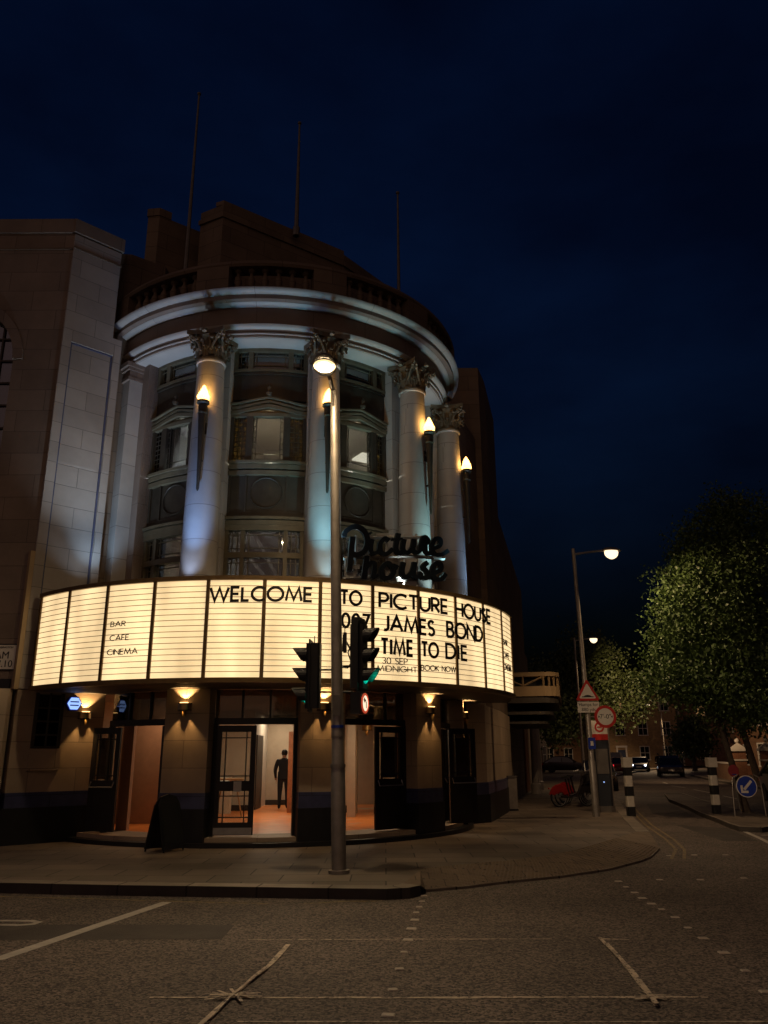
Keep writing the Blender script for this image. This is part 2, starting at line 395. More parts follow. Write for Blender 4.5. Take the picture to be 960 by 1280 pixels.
def light(name, kind, loc, energy, col, size=.05, target=None, cone=90, blend=.6, parent=None):
    d = bpy.data.lights.new(name, kind); d.energy = energy; d.color = col
    if kind in ('POINT', 'SPOT'): d.shadow_soft_size = size
    if kind == 'SPOT': d.spot_size = R_(cone); d.spot_blend = blend
    if kind == 'AREA': d.size = size
    o = bpy.data.objects.new(name, d); COL.objects.link(o); o.location = loc
    if target is not None:
        o.rotation_euler = (Vector(target) - Vector(loc)).to_track_quat('-Z', 'Y').to_euler()
    if parent:
        o.parent = parent
        o.matrix_parent_inverse = (Matrix.Translation(parent.location) @ Matrix.Rotation(parent.rotation_euler.z, 4, 'Z')).inverted()
    return o
def text(name, s, size, m, parent, loc, rot=(math.pi / 2, 0, 0), depth=.002, align='CENTER', xs=1.0, bold=0.0):
    c = bpy.data.curves.new(name, 'FONT'); c.body = s; c.size = size; c.extrude = depth; c.align_x = align; c.align_y = 'CENTER'; c.offset = bold
    o = bpy.data.objects.new(name, c); COL.objects.link(o)
    bpy.context.view_layer.update()
    me = bpy.data.meshes.new_from_object(o.evaluated_get(bpy.context.evaluated_depsgraph_get()))
    bpy.data.objects.remove(o); me.name = name; me.materials.clear(); me.materials.append(M[m])
    o = bpy.data.objects.new(name, me); COL.objects.link(o); o.location = loc; o.rotation_euler = rot; o.scale = (xs, 1, 1); o.parent = parent
    return o
CX, CY = -2.845, 20.467
def pol(a, r, z=0.0): return Vector((CX + r * math.sin(R_(a)), CY - r * math.cos(R_(a)), z))
PV = .12                       # pavement level

# ================================================================== ground
b = MB(); b.slab([(-400, -60), (400, -60), (400, 900), (-400, 900)], 0.0); struct('road', b, 'asphalt')
ramp = [(0.52, 11.42), (1.04, 11.67), (1.63, 12.08), (2.51, 12.59), (3.4, 13.32), (4.18, 14.27), (4.58, 14.91), (5.12, 16.14)]
skerb = [(5.63, 18.33), (6.33, 21.63), (7.35, 26.2), (8.4, 30.5), (8.9, 35), (10.2, 42.5), (11.3, 47), (16.2, 62), (25.5, 85), (42, 120), (80, 190)]
fk = [(-60, 11.95), (-20, 11.95), (-9, 11.9), (-5.09, 11.52), (-3.43, 11.26), (-1.85, 11.07), (-0.62, 10.91), (0.0, 10.84), (0.30, 10.93), (0.44, 11.12)]
rin = []      # inner edge of the dropped kerb
for i, p in enumerate(ramp):
    q = ramp[min(i + 1, len(ramp) - 1)]; o_ = ramp[max(i - 1, 0)]
    d = Vector((q[0] - o_[0], q[1] - o_[1])).normalized(); rin.append((p[0] - d.y * 1.15, p[1] + d.x * 1.15))
rin[0] = (.50, 12.6); rin[-1] = (4.55, 17.0)
KW = .15
def inset(line, w_):
    out = []
    for i, p in enumerate(line):
        q = line[min(i + 1, len(line) - 1)]; o_ = line[max(i - 1, 0)]
        d = Vector((q[0] - o_[0], q[1] - o_[1])).normalized(); out.append((p[0] - d.y * w_, p[1] + d.x * w_))
    return out
fki = inset(fk, .28); ski = inset(skerb, .28)
# pavement sheet (at kerb height), tactile dropped ramp, kerbstones
b = MB()
pav = fki + rin + ski + [(80 - 80, 260), (-60, 260)]
b.slab(pav, PV); struct('pavement', b, 'flags')
b = MB()
rl = ramp; n = len(rl)
for i in range(n - 1):
    V = [(rl[i][0], rl[i][1], .03), (rl[i + 1][0], rl[i + 1][1], .03), (rin[i + 1][0], rin[i + 1][1], PV + .004), (rin[i][0], rin[i][1], PV + .004)]
    b.add(V, [(0, 1, 2, 3)])
b.add([(.44, 11.12, PV + .002), (.52, 11.42, .03), (.50, 12.6, PV + .004), (fki[-1][0], fki[-1][1], PV)], [(0, 1, 2, 3)])
b.add([(5.12, 16.14, .03), (skerb[0][0], skerb[0][1], PV), (ski[0][0], ski[0][1], PV), (4.55, 17.0, PV + .004)], [(0, 1, 2, 3)])
tp = struct('tactile_paving', b, 'tactile')
# blister studs across the ramp
b = MB()
for i in range(n - 1):
    for jx in range(0, 14):
        for jy in range(0, 15):
            s_, t_ = (jx + .5) / 14, (jy + .5) / 15
            if (i % 7) > 6: continue
            x = (rl[i][0] * (1 - s_) + rl[i + 1][0] * s_) * (1 - t_) + (rin[i][0] * (1 - s_) + rin[i + 1][0] * s_) * t_
            y = (rl[i][1] * (1 - s_) + rl[i + 1][1] * s_) * (1 - t_) + (rin[i][1] * (1 - s_) + rin[i + 1][1] * s_) * t_
            z = .03 * (1 - t_) + (PV + .004) * t_
            r = .022
            V = [(x - r, y - r, z), (x + r, y - r, z), (x + r, y + r, z), (x - r, y + r, z), (x - r * .5, y - r * .5, z + .011), (x + r * .5, y - r * .5, z + .011), (x + r * .5, y + r * .5, z + .011), (x - r * .5, y + r * .5, z + .011)]
            b.add(V, [(4, 5, 6, 7), (0, 1, 5, 4), (1, 2, 6, 5), (2, 3, 7, 6), (3, 0, 4, 7)])
st = struct('tactile_studs', b, 'tactile')
def kerb(line, inner, name, closed=False, zt=PV + .006, mt='kerbstone', face='kerb_face'):
    b = MB(); acc = 0
    for i in range(len(line) - 1):
        p, q, pi_, qi = line[i], line[i + 1], inner[i], inner[i + 1]
        l = math.hypot(p[0] - q[0], p[1] - q[1])
        b.cur = 0
        b.add([(p[0], p[1], zt), (q[0], q[1], zt), (qi[0], qi[1], zt), (pi_[0], pi_[1], zt)], [(0, 1, 2, 3)], [[(acc, .3), (acc + l, .3), (acc + l, .6), (acc, .6)]])
        b.cur = 1
        b.add([(p[0], p[1], -.02), (q[0], q[1], -.02), (q[0], q[1], zt), (p[0], p[1], zt)], [(0, 1, 2, 3)], [[(acc, .1), (acc + l, .1), (acc + l, .3), (acc, .3)]])
        b.add([(qi[0], qi[1], zt - .02), (pi_[0], pi_[1], zt - .02), (pi_[0], pi_[1], zt), (qi[0], qi[1], zt)], [(0, 1, 2, 3)])
        acc += l
    return struct(name, b, [mt, face])
kerb(fk, fki, 'kerb'); kerb(skerb, ski, 'kerb')
kerb(ramp, inset(ramp, .12), 'dropped_kerb', zt=.034, face='kerbstone')
# traffic island
isl = [(8.12, 19.7), (8.24, 20.53), (8.6, 22.2), (9.0, 24.4), (9.7, 27.38), (10.6, 31.8), (12.2, 37), (12.9, 36.8), (11.7, 31.5), (10.75, 26.5), (10.5, 24.0), (10.2, 22.0), (9.3, 20.2), (8.5, 19.4), (8.12, 19.7)]
cen = Vector((sum(p[0] for p in isl) / len(isl), sum(p[1] for p in isl) / len(isl)))
isi = [(p[0] * .93 + cen.x * .07, p[1] * .97 + cen.y * .03) for p in isl]
kerb(isl[::-1], isi[::-1], 'island_kerb', zt=.11)
b = MB(); b.slab(isi[:-1], .10); struct('traffic_island', b, 'flags')
# far pavement on the right of the side street
rk = [(16.0, 24.5), (16.5, 29.5), (17.9, 37.3), (19.7, 47.42), (21.8, 56.69), (25.0, 69), (32, 88), (48, 122), (88, 195)]
rki = [(p[0] + .28, p[1] - .05) for p in rk]
kerb(rk[::-1], rki[::-1], 'kerb')
b = MB(); b.slab(rki[::-1] + [(16.3, 20.5), (200, 19.0), (200, 195)], PV); struct('pavement', b, 'flags')
b = MB(); kx = [(16.0, 24.5), (16.0, 22), (16.6, 20.6), (18, 20), (200, 18.6)]
kerb(kx, [(16.28, 24.45), (16.3, 22.1), (16.8, 20.85), (18.1, 20.28), (200, 18.9)], 'kerb')
b = MB(); b.slab([(-6.0, 8.7), (-1.6, 8.66), (-1.6, 9.35), (-6.0, 9.5)], .0025); b.slab([(4.3, 8.4), (7.6, 8.3), (7.8, 9.9), (4.4, 10.1)], .0025); b.slab([(8.1, 24.2), (8.7, 24.0), (10.2, 30.2), (9.4, 30.6), (8.0, 25.6)], .0025); b.slab([(6.9, 17.6), (7.6, 17.6), (8.2, 20.6), (7.3, 21.6)], .0025); struct('road_patch', b, 'asphalt_patch')
# ---- painted lines
def line(pts, wd, z, m, name='road_marking', jit=0.0):
    b = MB(); P = [Vector(p) for p in pts]; Lf = []; Rt = []
    Q = [P[0]]
    for i in range(len(P) - 1):
        k = max(1, int((P[i + 1] - P[i]).length / .25))
        for j in range(1, k + 1): Q.append(P[i].lerp(P[i + 1], j / k))
    for i, p in enumerate(Q):
        d = (Q[min(i + 1, len(Q) - 1)] - Q[max(i - 1, 0)]).normalized(); nn = Vector((-d.y, d.x)); ww = wd * (1 + rnd.uniform(-jit, jit)) / 2
        o_ = nn * (rnd.uniform(-jit, jit) * wd * .3)
        Lf.append(p + nn * ww + o_); Rt.append(p - nn * ww + o_)
    for i in range(len(Q) - 1):
        b.add([(Lf[i].x, Lf[i].y, z), (Rt[i].x, Rt[i].y, z), (Rt[i + 1].x, Rt[i + 1].y, z), (Lf[i + 1].x, Lf[i + 1].y, z)], [(0, 1, 2, 3)])
    return struct(name, b, m)
line([(-4.6, 6.9), (-3.42, 7.92), (-2.68, 10.75)], .14, .004, 'road_paint')
line([(-6.5, 9.55), (-4.2, 9.64), (-3.86, 9.62), (-3.75, 9.54), (-3.77, 9.44), (-3.9, 9.39), (-4.15, 9.42)], .09, .004, 'road_paint')
line([(-20, 11.6), (-6.5, 11.5), (-4.94, 11.23), (-3.64, 11.01), (-2.37, 10.76), (-1.42, 10.6)], .05, .004, 'yellow_paint')
line([(-0.99, 10.59), (-0.52, 10.74), (-0.05, 10.74)], .05, .004, 'yellow_paint')
for off in (0, .16):
    line([(4.86 + off, 14.75 - off), (5.42 + off, 16.14), (5.86 + off, 18.0), (6.55 + off, 21.6), (7.6 + off, 26.2), (8.65 + off, 30.4), (9.15 + off, 34.8), (10.45 + off, 42.3), (11.55 + off, 46.8), (16.4 + off, 61.8)], .055, .004, 'yellow_paint')
line([(-1.75, 6.70), (0, 6.66), (2.35, 6.63)], .034, .004, 'chalk_paint', jit=.5)
line([(-.92, 8.4), (-.98, 7.69), (-1.14, 6.67), (-1.22, 6.0), (-1.3, 5.4)], .035, .008, 'chalk_paint', jit=.6)
line([(2.07, 8.62), (1.99, 7.28), (1.90, 6.40)], .028, .008, 'chalk_paint', jit=.5)
for (cx_, cy_, n_, ll) in ((-1.13, 6.69, 13, .22), (1.94, 6.62, 9, .17)):
    for k in range(n_):
        th = rnd.uniform(0, math.pi) if k % 3 == 0 else rnd.uniform(-.28, .28); l1, l2 = rnd.uniform(.4, 1) * ll, rnd.uniform(.4, 1) * ll; ox, oy = rnd.uniform(-.02, .02), rnd.uniform(-.05, .05)
        line([(cx_ + ox - l1 * math.cos(th), cy_ + oy - l1 * math.sin(th)), (cx_ + ox + l2 * math.cos(th), cy_ + oy + l2 * math.sin(th))], .017, .010 + .001 * k, 'chalk_paint', jit=.7)
for k in range(3):
    o_ = (k - 1) * .011
    line([(-1.0 + o_, 7.5), (-1.14 + o_, 6.67), (-1.22 + o_, 6.0), (-1.3 + o_, 5.4)], .014, .024 + .001 * k, 'chalk_paint', jit=.9)
    line([(2.05 + o_, 8.3), (1.99 + o_, 7.28), (1.90 + o_, 6.40)], .012, .024 + .001 * k, 'chalk_paint', jit=.9)
line([(-1.34, 8.63), (1.6, 8.59)], .022, .004, 'chalk_paint', jit=.6)
line([(2.05, 8.57), (2.33, 8.54)], .03, .006, 'chalk_paint', jit=.5)
line([(-1.0, 6.12), (3.2, 6.05)], .02, .004, 'chalk_paint', jit=.5)
line([(8.58, 21.3), (7.9, 18.2), (7.4, 16.2), (7.0, 14.4)], .10, .004, 'road_paint')
for p, q in (((16.3, 48.3), (15.9, 44.8)), ((15.55, 42.7), (15.0, 39.1)), ((14.4, 36.2), (13.9, 33.6)), ((17.9, 54.5), (17.2, 51.5)), ((8.75, 20.0), (9.5, 20.0)), ((8.2, 18.8), (9.3, 18.8))):
    line([p, q], .10, .004, 'road_paint')
studs = [(0.48, 11.12), (0.44, 10.71), (0.39, 10.34), (0.34, 9.99), (0.31, 9.57), (0.26, 9.11), (0.21, 8.59), (0.16, 8.07), (0.11, 7.48), (0.05, 6.86), (0.01, 6.24),
         (3.26, 12.24), (3.22, 11.74), (3.2, 11.28), (3.17, 10.86), (3.16, 10.47), (3.16, 10.11), (3.15, 9.63), (3.09, 9.08), (3.06, 8.59), (3.02, 8.0), (2.94, 7.37), (2.83, 6.76)]
studs2 = [(3.88, 12.37), (4.45, 12.35), (5.12, 12.48), (4.96, 15.17), (5.44, 15.26), (5.98, 15.24), (5.2, 11.62)]
b = MB(); b.add([(-.05, -.05, 0), (.05, -.05, 0), (.05, .05, 0), (-.05, .05, 0), (-.04, -.04, .008), (.04, -.04, .008), (.04, .04, .008), (-.04, .04, .008)], [(4, 5, 6, 7), (0, 1, 5, 4), (1, 2, 6, 5), (2, 3, 7, 6), (3, 0, 4, 7)])
s0 = None
for i, p in enumerate(studs + studs2):
    o = obj('crossing_stud', b, 'stud_metal') if s0 is None else s0.copy()
    if s0 is not None: COL.objects.link(o)
    s0 = s0 or o
    o.location = (p[0], p[1], .002); o.rotation_euler = (0, 0, rnd.uniform(-.15, .15))
    lab = 'small square metal stud in the left row leading from the kerb corner' if i < 11 else ('small square metal stud in the curving right row across the road' if i < 23 else 'small square metal stud beyond the right row near the side street')
    setp(o, lab, 'road stud', 'left row of crossing studs' if i < 11 else ('right row of crossing studs' if i < 23 else 'crossing studs near the side street'))
    s_ = .7 + .35 * rnd.random(); o.scale = (s_, s_ * .8, 1)

# ================================================================== cinema building
B = empty('cinema_building', (CX, CY, PV), 0, 'corner cinema with a rounded columned front and pale stone side pier', 'cinema')
def part(name, mb, m, parent=None, smooth=False, label=None):
    return obj(name, mb, m, parent or B, smooth, world=(parent is None), label=label)
PA = Vector((-7.27, 16.15)); PD = (Vector((-6.05, 17.3)) - PA).normalized(); PN = Vector((PD.y, -PD.x))
def pier(s, z, d=0.0): q = PA + PD * s + PN * d; return (q.x, q.y, z)
def pbox(mb, s0, s1, d0, d1, z0, z1):
    V = [pier(s, z, d) for z in (z0, z1) for d in (d1, d0) for s in (s0, s1)]
    return mb.add(V, [(0, 2, 3, 1), (4, 5, 7, 6), (0, 1, 5, 4), (2, 6, 7, 3), (0, 4, 6, 2), (1, 3, 7, 5)])
# --- flank wall (left), with round-headed window opening
b = MB()
wx0, wx1, wz0, wz1 = -11.3, -8.30, 5.4, 10.25     # arch window opening
arc = [(wx1 - (wx1 - wx0) / 2 + (wx1 - wx0) / 2 * math.cos(t), wz1 + 1.4 * math.sin(t)) for t in np.linspace(0, math.pi, 21)]
Yf = 16.15; XE = -7.27; ZT = 13.55
b.add([(XE, Yf, 2.98), (wx1, Yf, 2.98), (wx1, Yf, ZT), (XE, Yf, ZT)], [(1, 0, 3, 2)])
b.add([(-24, Yf, 2.98), (wx0, Yf, 2.98), (wx0, Yf, ZT), (-24, Yf, ZT)], [(0, 1, 2, 3)])
b.add([(wx0, Yf, 2.98), (wx1, Yf, 2.98), (wx1, Yf, wz0), (wx0, Yf, wz0)], [(0, 1, 2, 3)])
for i in range(len(arc) - 1):
    p, q = arc[i], arc[i + 1]
    b.add([(p[0], Yf, p[1]), (q[0], Yf, q[1]), (q[0], Yf, ZT), (p[0], Yf, ZT)], [(0, 3, 2, 1)])
    b.add([(p[0], Yf, p[1]), (q[0], Yf, q[1]), (q[0], Yf + .45, q[1]), (p[0], Yf + .45, p[1])], [(0, 1, 2, 3)])
b.add([(wx1, Yf, wz0), (wx1, Yf, wz1), (wx1, Yf + .45, wz1), (wx1, Yf + .45, wz0)], [(0, 1, 2, 3)])
b.add([(wx0, Yf, wz0), (wx1, Yf, wz0), (wx1, Yf + .45, wz0), (wx0, Yf + .45, wz0)], [(0, 1, 2, 3)])
part('flank_wall', b, 'stone_brown')
b = MB(); b.box(-24, XE + .01, Yf - .05, 17.2, ZT, 13.92); part('parapet', b, 'stone_brown'); b = MB(); b.box(-24, XE + .02, Yf - .03, Yf - .002, 13.1, 13.14); part('string_course', b, 'unlit_stone')
b = MB()
for i in range(len(arc) - 1):
    a0, a1 = Vector(arc[i]), Vector(arc[i + 1]); c0 = Vector((wx1 / 2 + wx0 / 2, wz1))
    b0, b1 = a0 + (a0 - c0).normalized() * .22, a1 + (a1 - c0).normalized() * .22
    b.add([(p.x, y, p.y) for y in (Yf - .05, Yf - .002) for p in (a0, a1, b1, b0)], [(0, 1, 2, 3), (4, 7, 6, 5), (0, 4, 5, 1), (2, 6, 7, 3), (0, 3, 7, 4), (1, 5, 6, 2)])
part('window_surround', b, 'stone_brown')
aw = MB(); aw.box(wx0, wx1, Yf + .30, Yf + .34, wz0, wz1 + 1.39); wnd = part('window', aw, 'dark_glass')
b = MB()
for k in range(1, 7): x = wx0 + (wx1 - wx0) * k / 7; b.box(x - .02, x + .02, Yf + .26, Yf + .30, wz0, wz1 + 1.3)
for k in range(1, 11): z = wz0 + .55 * k; b.box(wx0, wx1, Yf + .255, Yf + .295, z - .02, z + .02)
part('glazing_bars', b, 'bronze_dark', wnd)
b = MB(); b.prism([(-24, 15.88), (-7.50, 15.88), (-7.36, 15.98), (-7.36, 16.16), (-24, 16.16)], 1.06, 3.0); part('base_wall', b, 'lit_base')
b = MB(); b.prism([(-24, 15.86), (-7.49, 15.86), (-7.34, 15.97), (-7.34, 16.16), (-24, 16.16)], .78, 1.06); part('blue_band', b, 'blue_dado')
b = MB(); b.prism([(-24, 15.84), (-7.48, 15.84), (-7.32, 15.96), (-7.32, 16.16), (-24, 16.16)], PV - .05, .78); part('black_plinth', b, 'plinth')
b = MB(); b.box(-9.4, -7.42, Yf - .05, Yf + .01, 3.02, 3.2); part('shadow_gap', b, 'plinth')  # black strip put in for the shaded gap above the base
# corner pier facing the junction
PL = 1.70
b = MB(); pbox(b, 0, 1.16, -.6, 0, 11.2, 13.55); pbox(b, 0, 1.38, -.6, 0, 3.0, 11.2)
part('corner_pier', b, 'stone')
b = MB(); pbox(b, 1.38, PL + .1, -.7, -.22, 3.0, 11.9); part('pier_reveal', b, 'stone_brown')  # browner colour stands for the unlit side of the recess
b2 = MB()
for (s0, s1, z0, z1) in ((0, .20, 3.01, 13.5), (1.20, 1.375, 3.01, 11.19), (.20, 1.20, 10.75, 11.19), (.20, 1.15, 11.19, 13.5)): pbox(b2, s0, s1, 0, .06, z0, z1)
part('pier_frame', b2, 'stone')
b = MB()
for (s0, s1, z0, z1) in ((.202, .235, 4.9, 10.75), (1.165, 1.198, 4.9, 10.75), (.235, 1.165, 10.715, 10.748)): pbox(b, s0, s1, 0.002, .03, z0, z1)
part('pier_groove_shade', b, 'groove_shade')  # dark blue strips painted in for the shadow of the panel border groove
b = MB(); pbox(b, -.03, 1.20, -.6, .09, 13.55, 13.9); part('pier_coping', b, 'stone_brown'); b = MB(); pbox(b, -.01, 1.17, .061, .08, 13.12, 13.16); part('string_course', b, 'unlit_stone')
b = MB(); pbox(b, -.10, -.01, -.05, .08, 3.0, 5.8); part('corner_strip', b, 'canopy_stone')
b = MB(); pbox(b, 0, PL + .12, -.4, .02, 1.06, 3.0); part('base_wall', b, 'ground_stone')
b = MB(); pbox(b, 0, PL + .14, -.4, .045, .78, 1.06); part('blue_band', b, 'blue_dado')
b = MB(); pbox(b, -.05, PL + .16, -.4, .07, PV - .05, .78); part('black_plinth', b, 'plinth')
w_ = MB(); pbox(w_, .41, .90, .021, .035, 1.92, 2.92); wo_ = part('window', w_, 'dark_glass')
b = MB()
for s0, s1 in ((.37, .43), (.64, .67), (.88, .94)): pbox(b, s0, s1, .02, .06, 1.88, 2.95)
for z in (1.88, 2.12, 2.38, 2.64): pbox(b, .43, .88, .02, .055, z, z + .035)
part('window_frame', b, 'bronze_dark', wo_)
b = MB(); pbox(b, .34, .97, .02, .09, 1.46, 1.87); part('window_sill', b, 'ground_stone')
# link wall behind the pier, attic and hall mass
b = MB(); b.prism([(-6.3, 17.35), (-5.6, 17.9), (-5.4, 20.0), (-7.6, 20.0), (-7.6, 17.2)], 3.0, 13.8); part('link_wall', b, 'unlit_stone')
b = MB(); b.prism([(-24, 16.7), (-7.4, 16.8), (-6.9, 28), (-6.9, 60), (-24, 60)], .1, 13.5); part('hall_block', b, 'unlit_stone')
b = MB(); b.prism([(-5.4, 20.2), (-4.65, 19.8), (-1.25, 22.3), (1.1, 25.3), (1.1, 34), (-5.4, 34)], 11.5, 17.2)
b.prism([(-5.45, 20.15), (-4.65, 19.74), (-1.2, 22.26), (1.15, 25.28), (1.0, 25.4), (-1.3, 22.42), (-4.66, 19.95), (-5.3, 20.3)], 16.75, 16.9)
b.prism([(-4.9, 19.9), (-4.65, 19.8), (-1.25, 22.3), (-1.4, 22.6), (-4.7, 20.2)], 17.2, 17.34)
b.prism([(-6.95, 20.15), (-6.6, 20.1), (-5.41, 21.0), (-5.41, 34), (-6.95, 34)], 11.5, 17.05)
b.prism([(-6.98, 20.12), (-6.6, 20.07), (-6.3, 20.3), (-6.5, 20.5), (-6.98, 20.5)], 17.05, 17.3)
part('attic', b, 'unlit_stone')
# side street wall with a lower rear range
b = MB()
b.prism([(1.6, 20.4), (1.95, 20.9), (2.9, 23.6), (1.6, 23.6)], 2.95, 11.3); b.prism([(1.6, 23.6), (3.08, 23.6), (3.4, 24.6), (4.15, 27.9), (1.6, 27.9)], 2.95, 13.8)
b.prism([(2.0, 27.9), (4.10, 27.9), (7.4, 42.7), (5.0, 42.7)], .1, 10.2)
b.prism([(5.0, 42.7), (7.35, 42.7), (8.2, 46.5), (5.0, 46.5)], .1, 7.0)
part('side_wall', b, 'unlit_stone')
b = MB(); b.prism([(2.05, 20.7), (2.55, 21.1), (3.45, 24.5), (4.2, 27.9), (2.6, 27.9), (2.0, 21)], 1.06, 2.95); part('base_wall', b, 'ground_stone')
b = MB(); b.prism([(2.05, 20.68), (2.58, 21.1), (3.48, 24.5), (4.23, 27.9), (2.6, 27.9), (2.0, 21)], .78, 1.06); part('blue_band', b, 'blue_dado')
b = MB(); b.prism([(2.05, 20.66), (2.61, 21.1), (3.51, 24.5), (4.26, 27.9), (2.6, 27.9), (2.0, 21)], PV - .05, .78); part('black_plinth', b, 'plinth')
# arched slit window and brown doors on the side wall
b = MB()
def side(t, off=0.0):   # point on side wall between Y 27.9 and 42.7
    return 4.12 + (t - 27.9) * .223 + off, t - off * .22
for k in range(3):
    q = Vector((3.52, 25.05)) + Vector((.215, .977)) * (.22 * k); e_ = Vector((.215, .977)) * .05; n_ = Vector((.977, -.215)) * .025
    b.prism([tuple(q - e_ - n_), tuple(q - e_ + n_), tuple(q + e_ + n_), tuple(q + e_ - n_)], 1.3, 1.9 + (.12 if k == 1 else 0))
part('window', b, 'slit_reflection')  # bright reflection on the panes, put in as glow
b = MB()
for t0, t1 in ((37.0, 38.3), (38.4, 39.7)):
    (x, y) = side(t0, .0); (x2, y2) = side(t1, .0); (x3, y3) = side(t1, .06); (x4, y4) = side(t0, .06)
    b.prism([(x, y), (x4, y4), (x3, y3), (x2, y2)], .15, 3.4)
part('exit_door', b, 'wood')
for t0 in (36.6, 40.0):
    b = MB(); (x, y) = side(t0, .45); b.lathe([(.22, PV), (.22, .5), (.17, .55), (.15, 3.0), (.2, 3.05), (.2, 3.25)], (x, y, 0), 12); part('porch_column', b, 'stone_plain', smooth=True)
# side balcony canopy with criss-cross balustrade and stepped underside
def canopy_poly(d, t0=28.0, t1=34.0, r=.45):
    def P(t, o): x, y = side(t, o); return (x, y)
    return [P(t0, -.1), P(t0, d - r), P(t0 + .06, d - r * .6), P(t0 + .2, d - .12), P(t0 + r, d), P(t1, d), P(t1, -.1)]
cn = MB(); cn.prism(canopy_poly(1.75), 3.62, 3.95); can = part('side_canopy', cn, 'canopy_stone')
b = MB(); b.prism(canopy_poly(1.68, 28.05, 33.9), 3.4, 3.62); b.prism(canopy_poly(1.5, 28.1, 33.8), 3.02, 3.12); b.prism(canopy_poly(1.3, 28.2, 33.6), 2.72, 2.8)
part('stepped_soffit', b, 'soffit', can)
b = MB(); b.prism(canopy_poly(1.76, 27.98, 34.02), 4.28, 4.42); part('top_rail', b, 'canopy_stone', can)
b = MB(); pl = canopy_poly(1.70, 28.02, 34)
for i in range(len(pl) - 1):
    p, q = Vector(pl[i]), Vector(pl[i + 1]); l = (q - p).length; k = max(1, round(l / .62))
    if i == 5: break
    for j in range(k):
        a = p.lerp(q, j / k); c = p.lerp(q, (j + 1) / k)
        b.tube([(a.x, a.y, 3.95), (a.x, a.y, 4.28)], .035, 4)
        if l > .3:
            if j % 2 == 0: b.tube([(a.x, a.y, 4.27), (c.x, c.y, 3.97)], .03, 4)
            else: b.tube([(a.x, a.y, 3.97), (c.x, c.y, 4.27)], .03, 4)
part('balustrade', b, 'canopy_stone', can)
b = MB(); b.prism(canopy_poly(1.45, 28.3, 33.9), 3.95, 4.2); part('deck', b, 'plinth', can)

# --- drum: steps, pillars, doors
b = MB(); b.sweep([(3.9, PV - .05), (4.93, PV - .05), (4.93, .20), (3.9, .20)], -46, 92); part('entrance_step', b, 'plinth')
b = MB(); b.sweep([(3.9, .20), (4.72, .20), (4.72, .275), (3.9, .275)], -46, 92); part('threshold', b, 'ground_stone')
COLS = [-12.0, 20.0, 50.2, 84.0]
PIL = [-11.5, 20.2, 52.5, 84.0]
for a in PIL:
    hw = 5.4
    b = MB(); b.arcbox(a - hw, a + hw, 4.2, 4.78, 1.06, 2.96); part('pillar', b, 'ground_stone')
    b = MB(); b.arcbox(a - hw - .1, a + hw + .1, 4.2, 4.80, .78, 1.06); part('blue_band', b, 'blue_dado')
    b = MB(); b.arcbox(a - hw - .2, a + hw + .2, 4.2, 4.82, PV, .78); part('black_plinth', b, 'plinth')
def leaf(name, p, q, z0, z1, style, parent=None):
    """door leaf from plan point p to q."""
    p, q = Vector(p), Vector(q); d = (q - p); l = d.length; d = d.normalized(); n = Vector((d.y, -d.x))
    def bx(mb, s0, s1, t0, t1, za, zb):
        V = []
        for z in (za, zb):
            for t in (t0, t1):
                for s in (s0, s1): r = p + d * s + n * t; V.append((r.x, r.y, z))
        return mb.add(V, [(0, 2, 3, 1), (4, 5, 7, 6), (0, 1, 5, 4), (2, 6, 7, 3), (0, 4, 6, 2), (1, 3, 7, 5)])
    st_ = .10; zm = z0 + .78; b = MB()
    bx(b, 0, st_, -.025, .025, z0, z1); bx(b, l - st_, l, -.025, .025, z0, z1)
    bx(b, st_, l - st_, -.025, .025, z1 - .12, z1); bx(b, st_, l - st_, -.025, .025, z0, z0 + .22); bx(b, st_, l - st_, -.025, .025, zm, zm + .18)
    bars = [(st_ + .07, z0 + .2, z1 - .12), (l - st_ - .09, z0 + .2, z1 - .12)]
    for s, za, zb in bars: bx(b, s, s + .02, -.02, .02, max(za, zm + .18), zb)
    for z in (z1 - .24, zm + .26): bx(b, st_, l - st_, -.018, .018, z, z + .02)
    if style != 'glazed': bx(b, st_, l - st_, -.02, .02, z0 + .22, zm)
    else:
        for s, za, zb in bars: bx(b, s, s + .02, -.02, .02, z0 + .22, zm)
        for z in (z0 + .30, zm - .1): bx(b, st_, l - st_, -.018, .018, z, z + .02)
    door = part('door', b, 'black_paint')
    g = MB(); bx(g, st_, l - st_, -.006, .006, zm + .18, z1 - .12)
    if style == 'glazed': bx(g, st_, l - st_, -.006, .006, z0 + .22, zm)
    part('door_glass', g, 'door_glass', door)
    if style == 'poster':
        g = MB(); bx(g, st_ + .1, l - st_ - .1, -.004 - .014, -.008, zm + .2, z1 - .2); part('poster', g, 'poster_brown', door)
    if style == 'glazed':
        g = MB(); bx(g, .02, l - .02, .026, .032, z0 + .01, z0 + .13); part('kick_plate', g, 'steel', door)
        g = MB(); bx(g, l * .48, l * .48 + .15, .026, .03, zm - .01, zm + .17); part('notice', g, 'sign_white', door)
    else:
        g = MB(); hz = zm + .05
        P0 = p + d * .06 + n * .08; P1 = p + d * (l - .06) + n * .08
        Q0 = p + d * .06 + n * .03; Q1 = p + d * (l - .06) + n * .03
        g.tube([(Q0.x, Q0.y, hz + .1), (P0.x, P0.y, hz), (P1.x, P1.y, hz), (Q1.x, Q1.y, hz + .1)], .014, 6); part('push_bar', g, 'steel', door)
    return door
def plan(a, r): v = pol(a, r); return (v.x, v.y)
D0, D1, RD = .30, 2.28, 4.42
leaf('door', (-6.00, 17.12), (-5.36, 16.86), D0, D1, 'poster')
leaf('door', plan(-17.6, RD + .3), plan(-18.6, RD - .4), D0, D1, 'glazed')
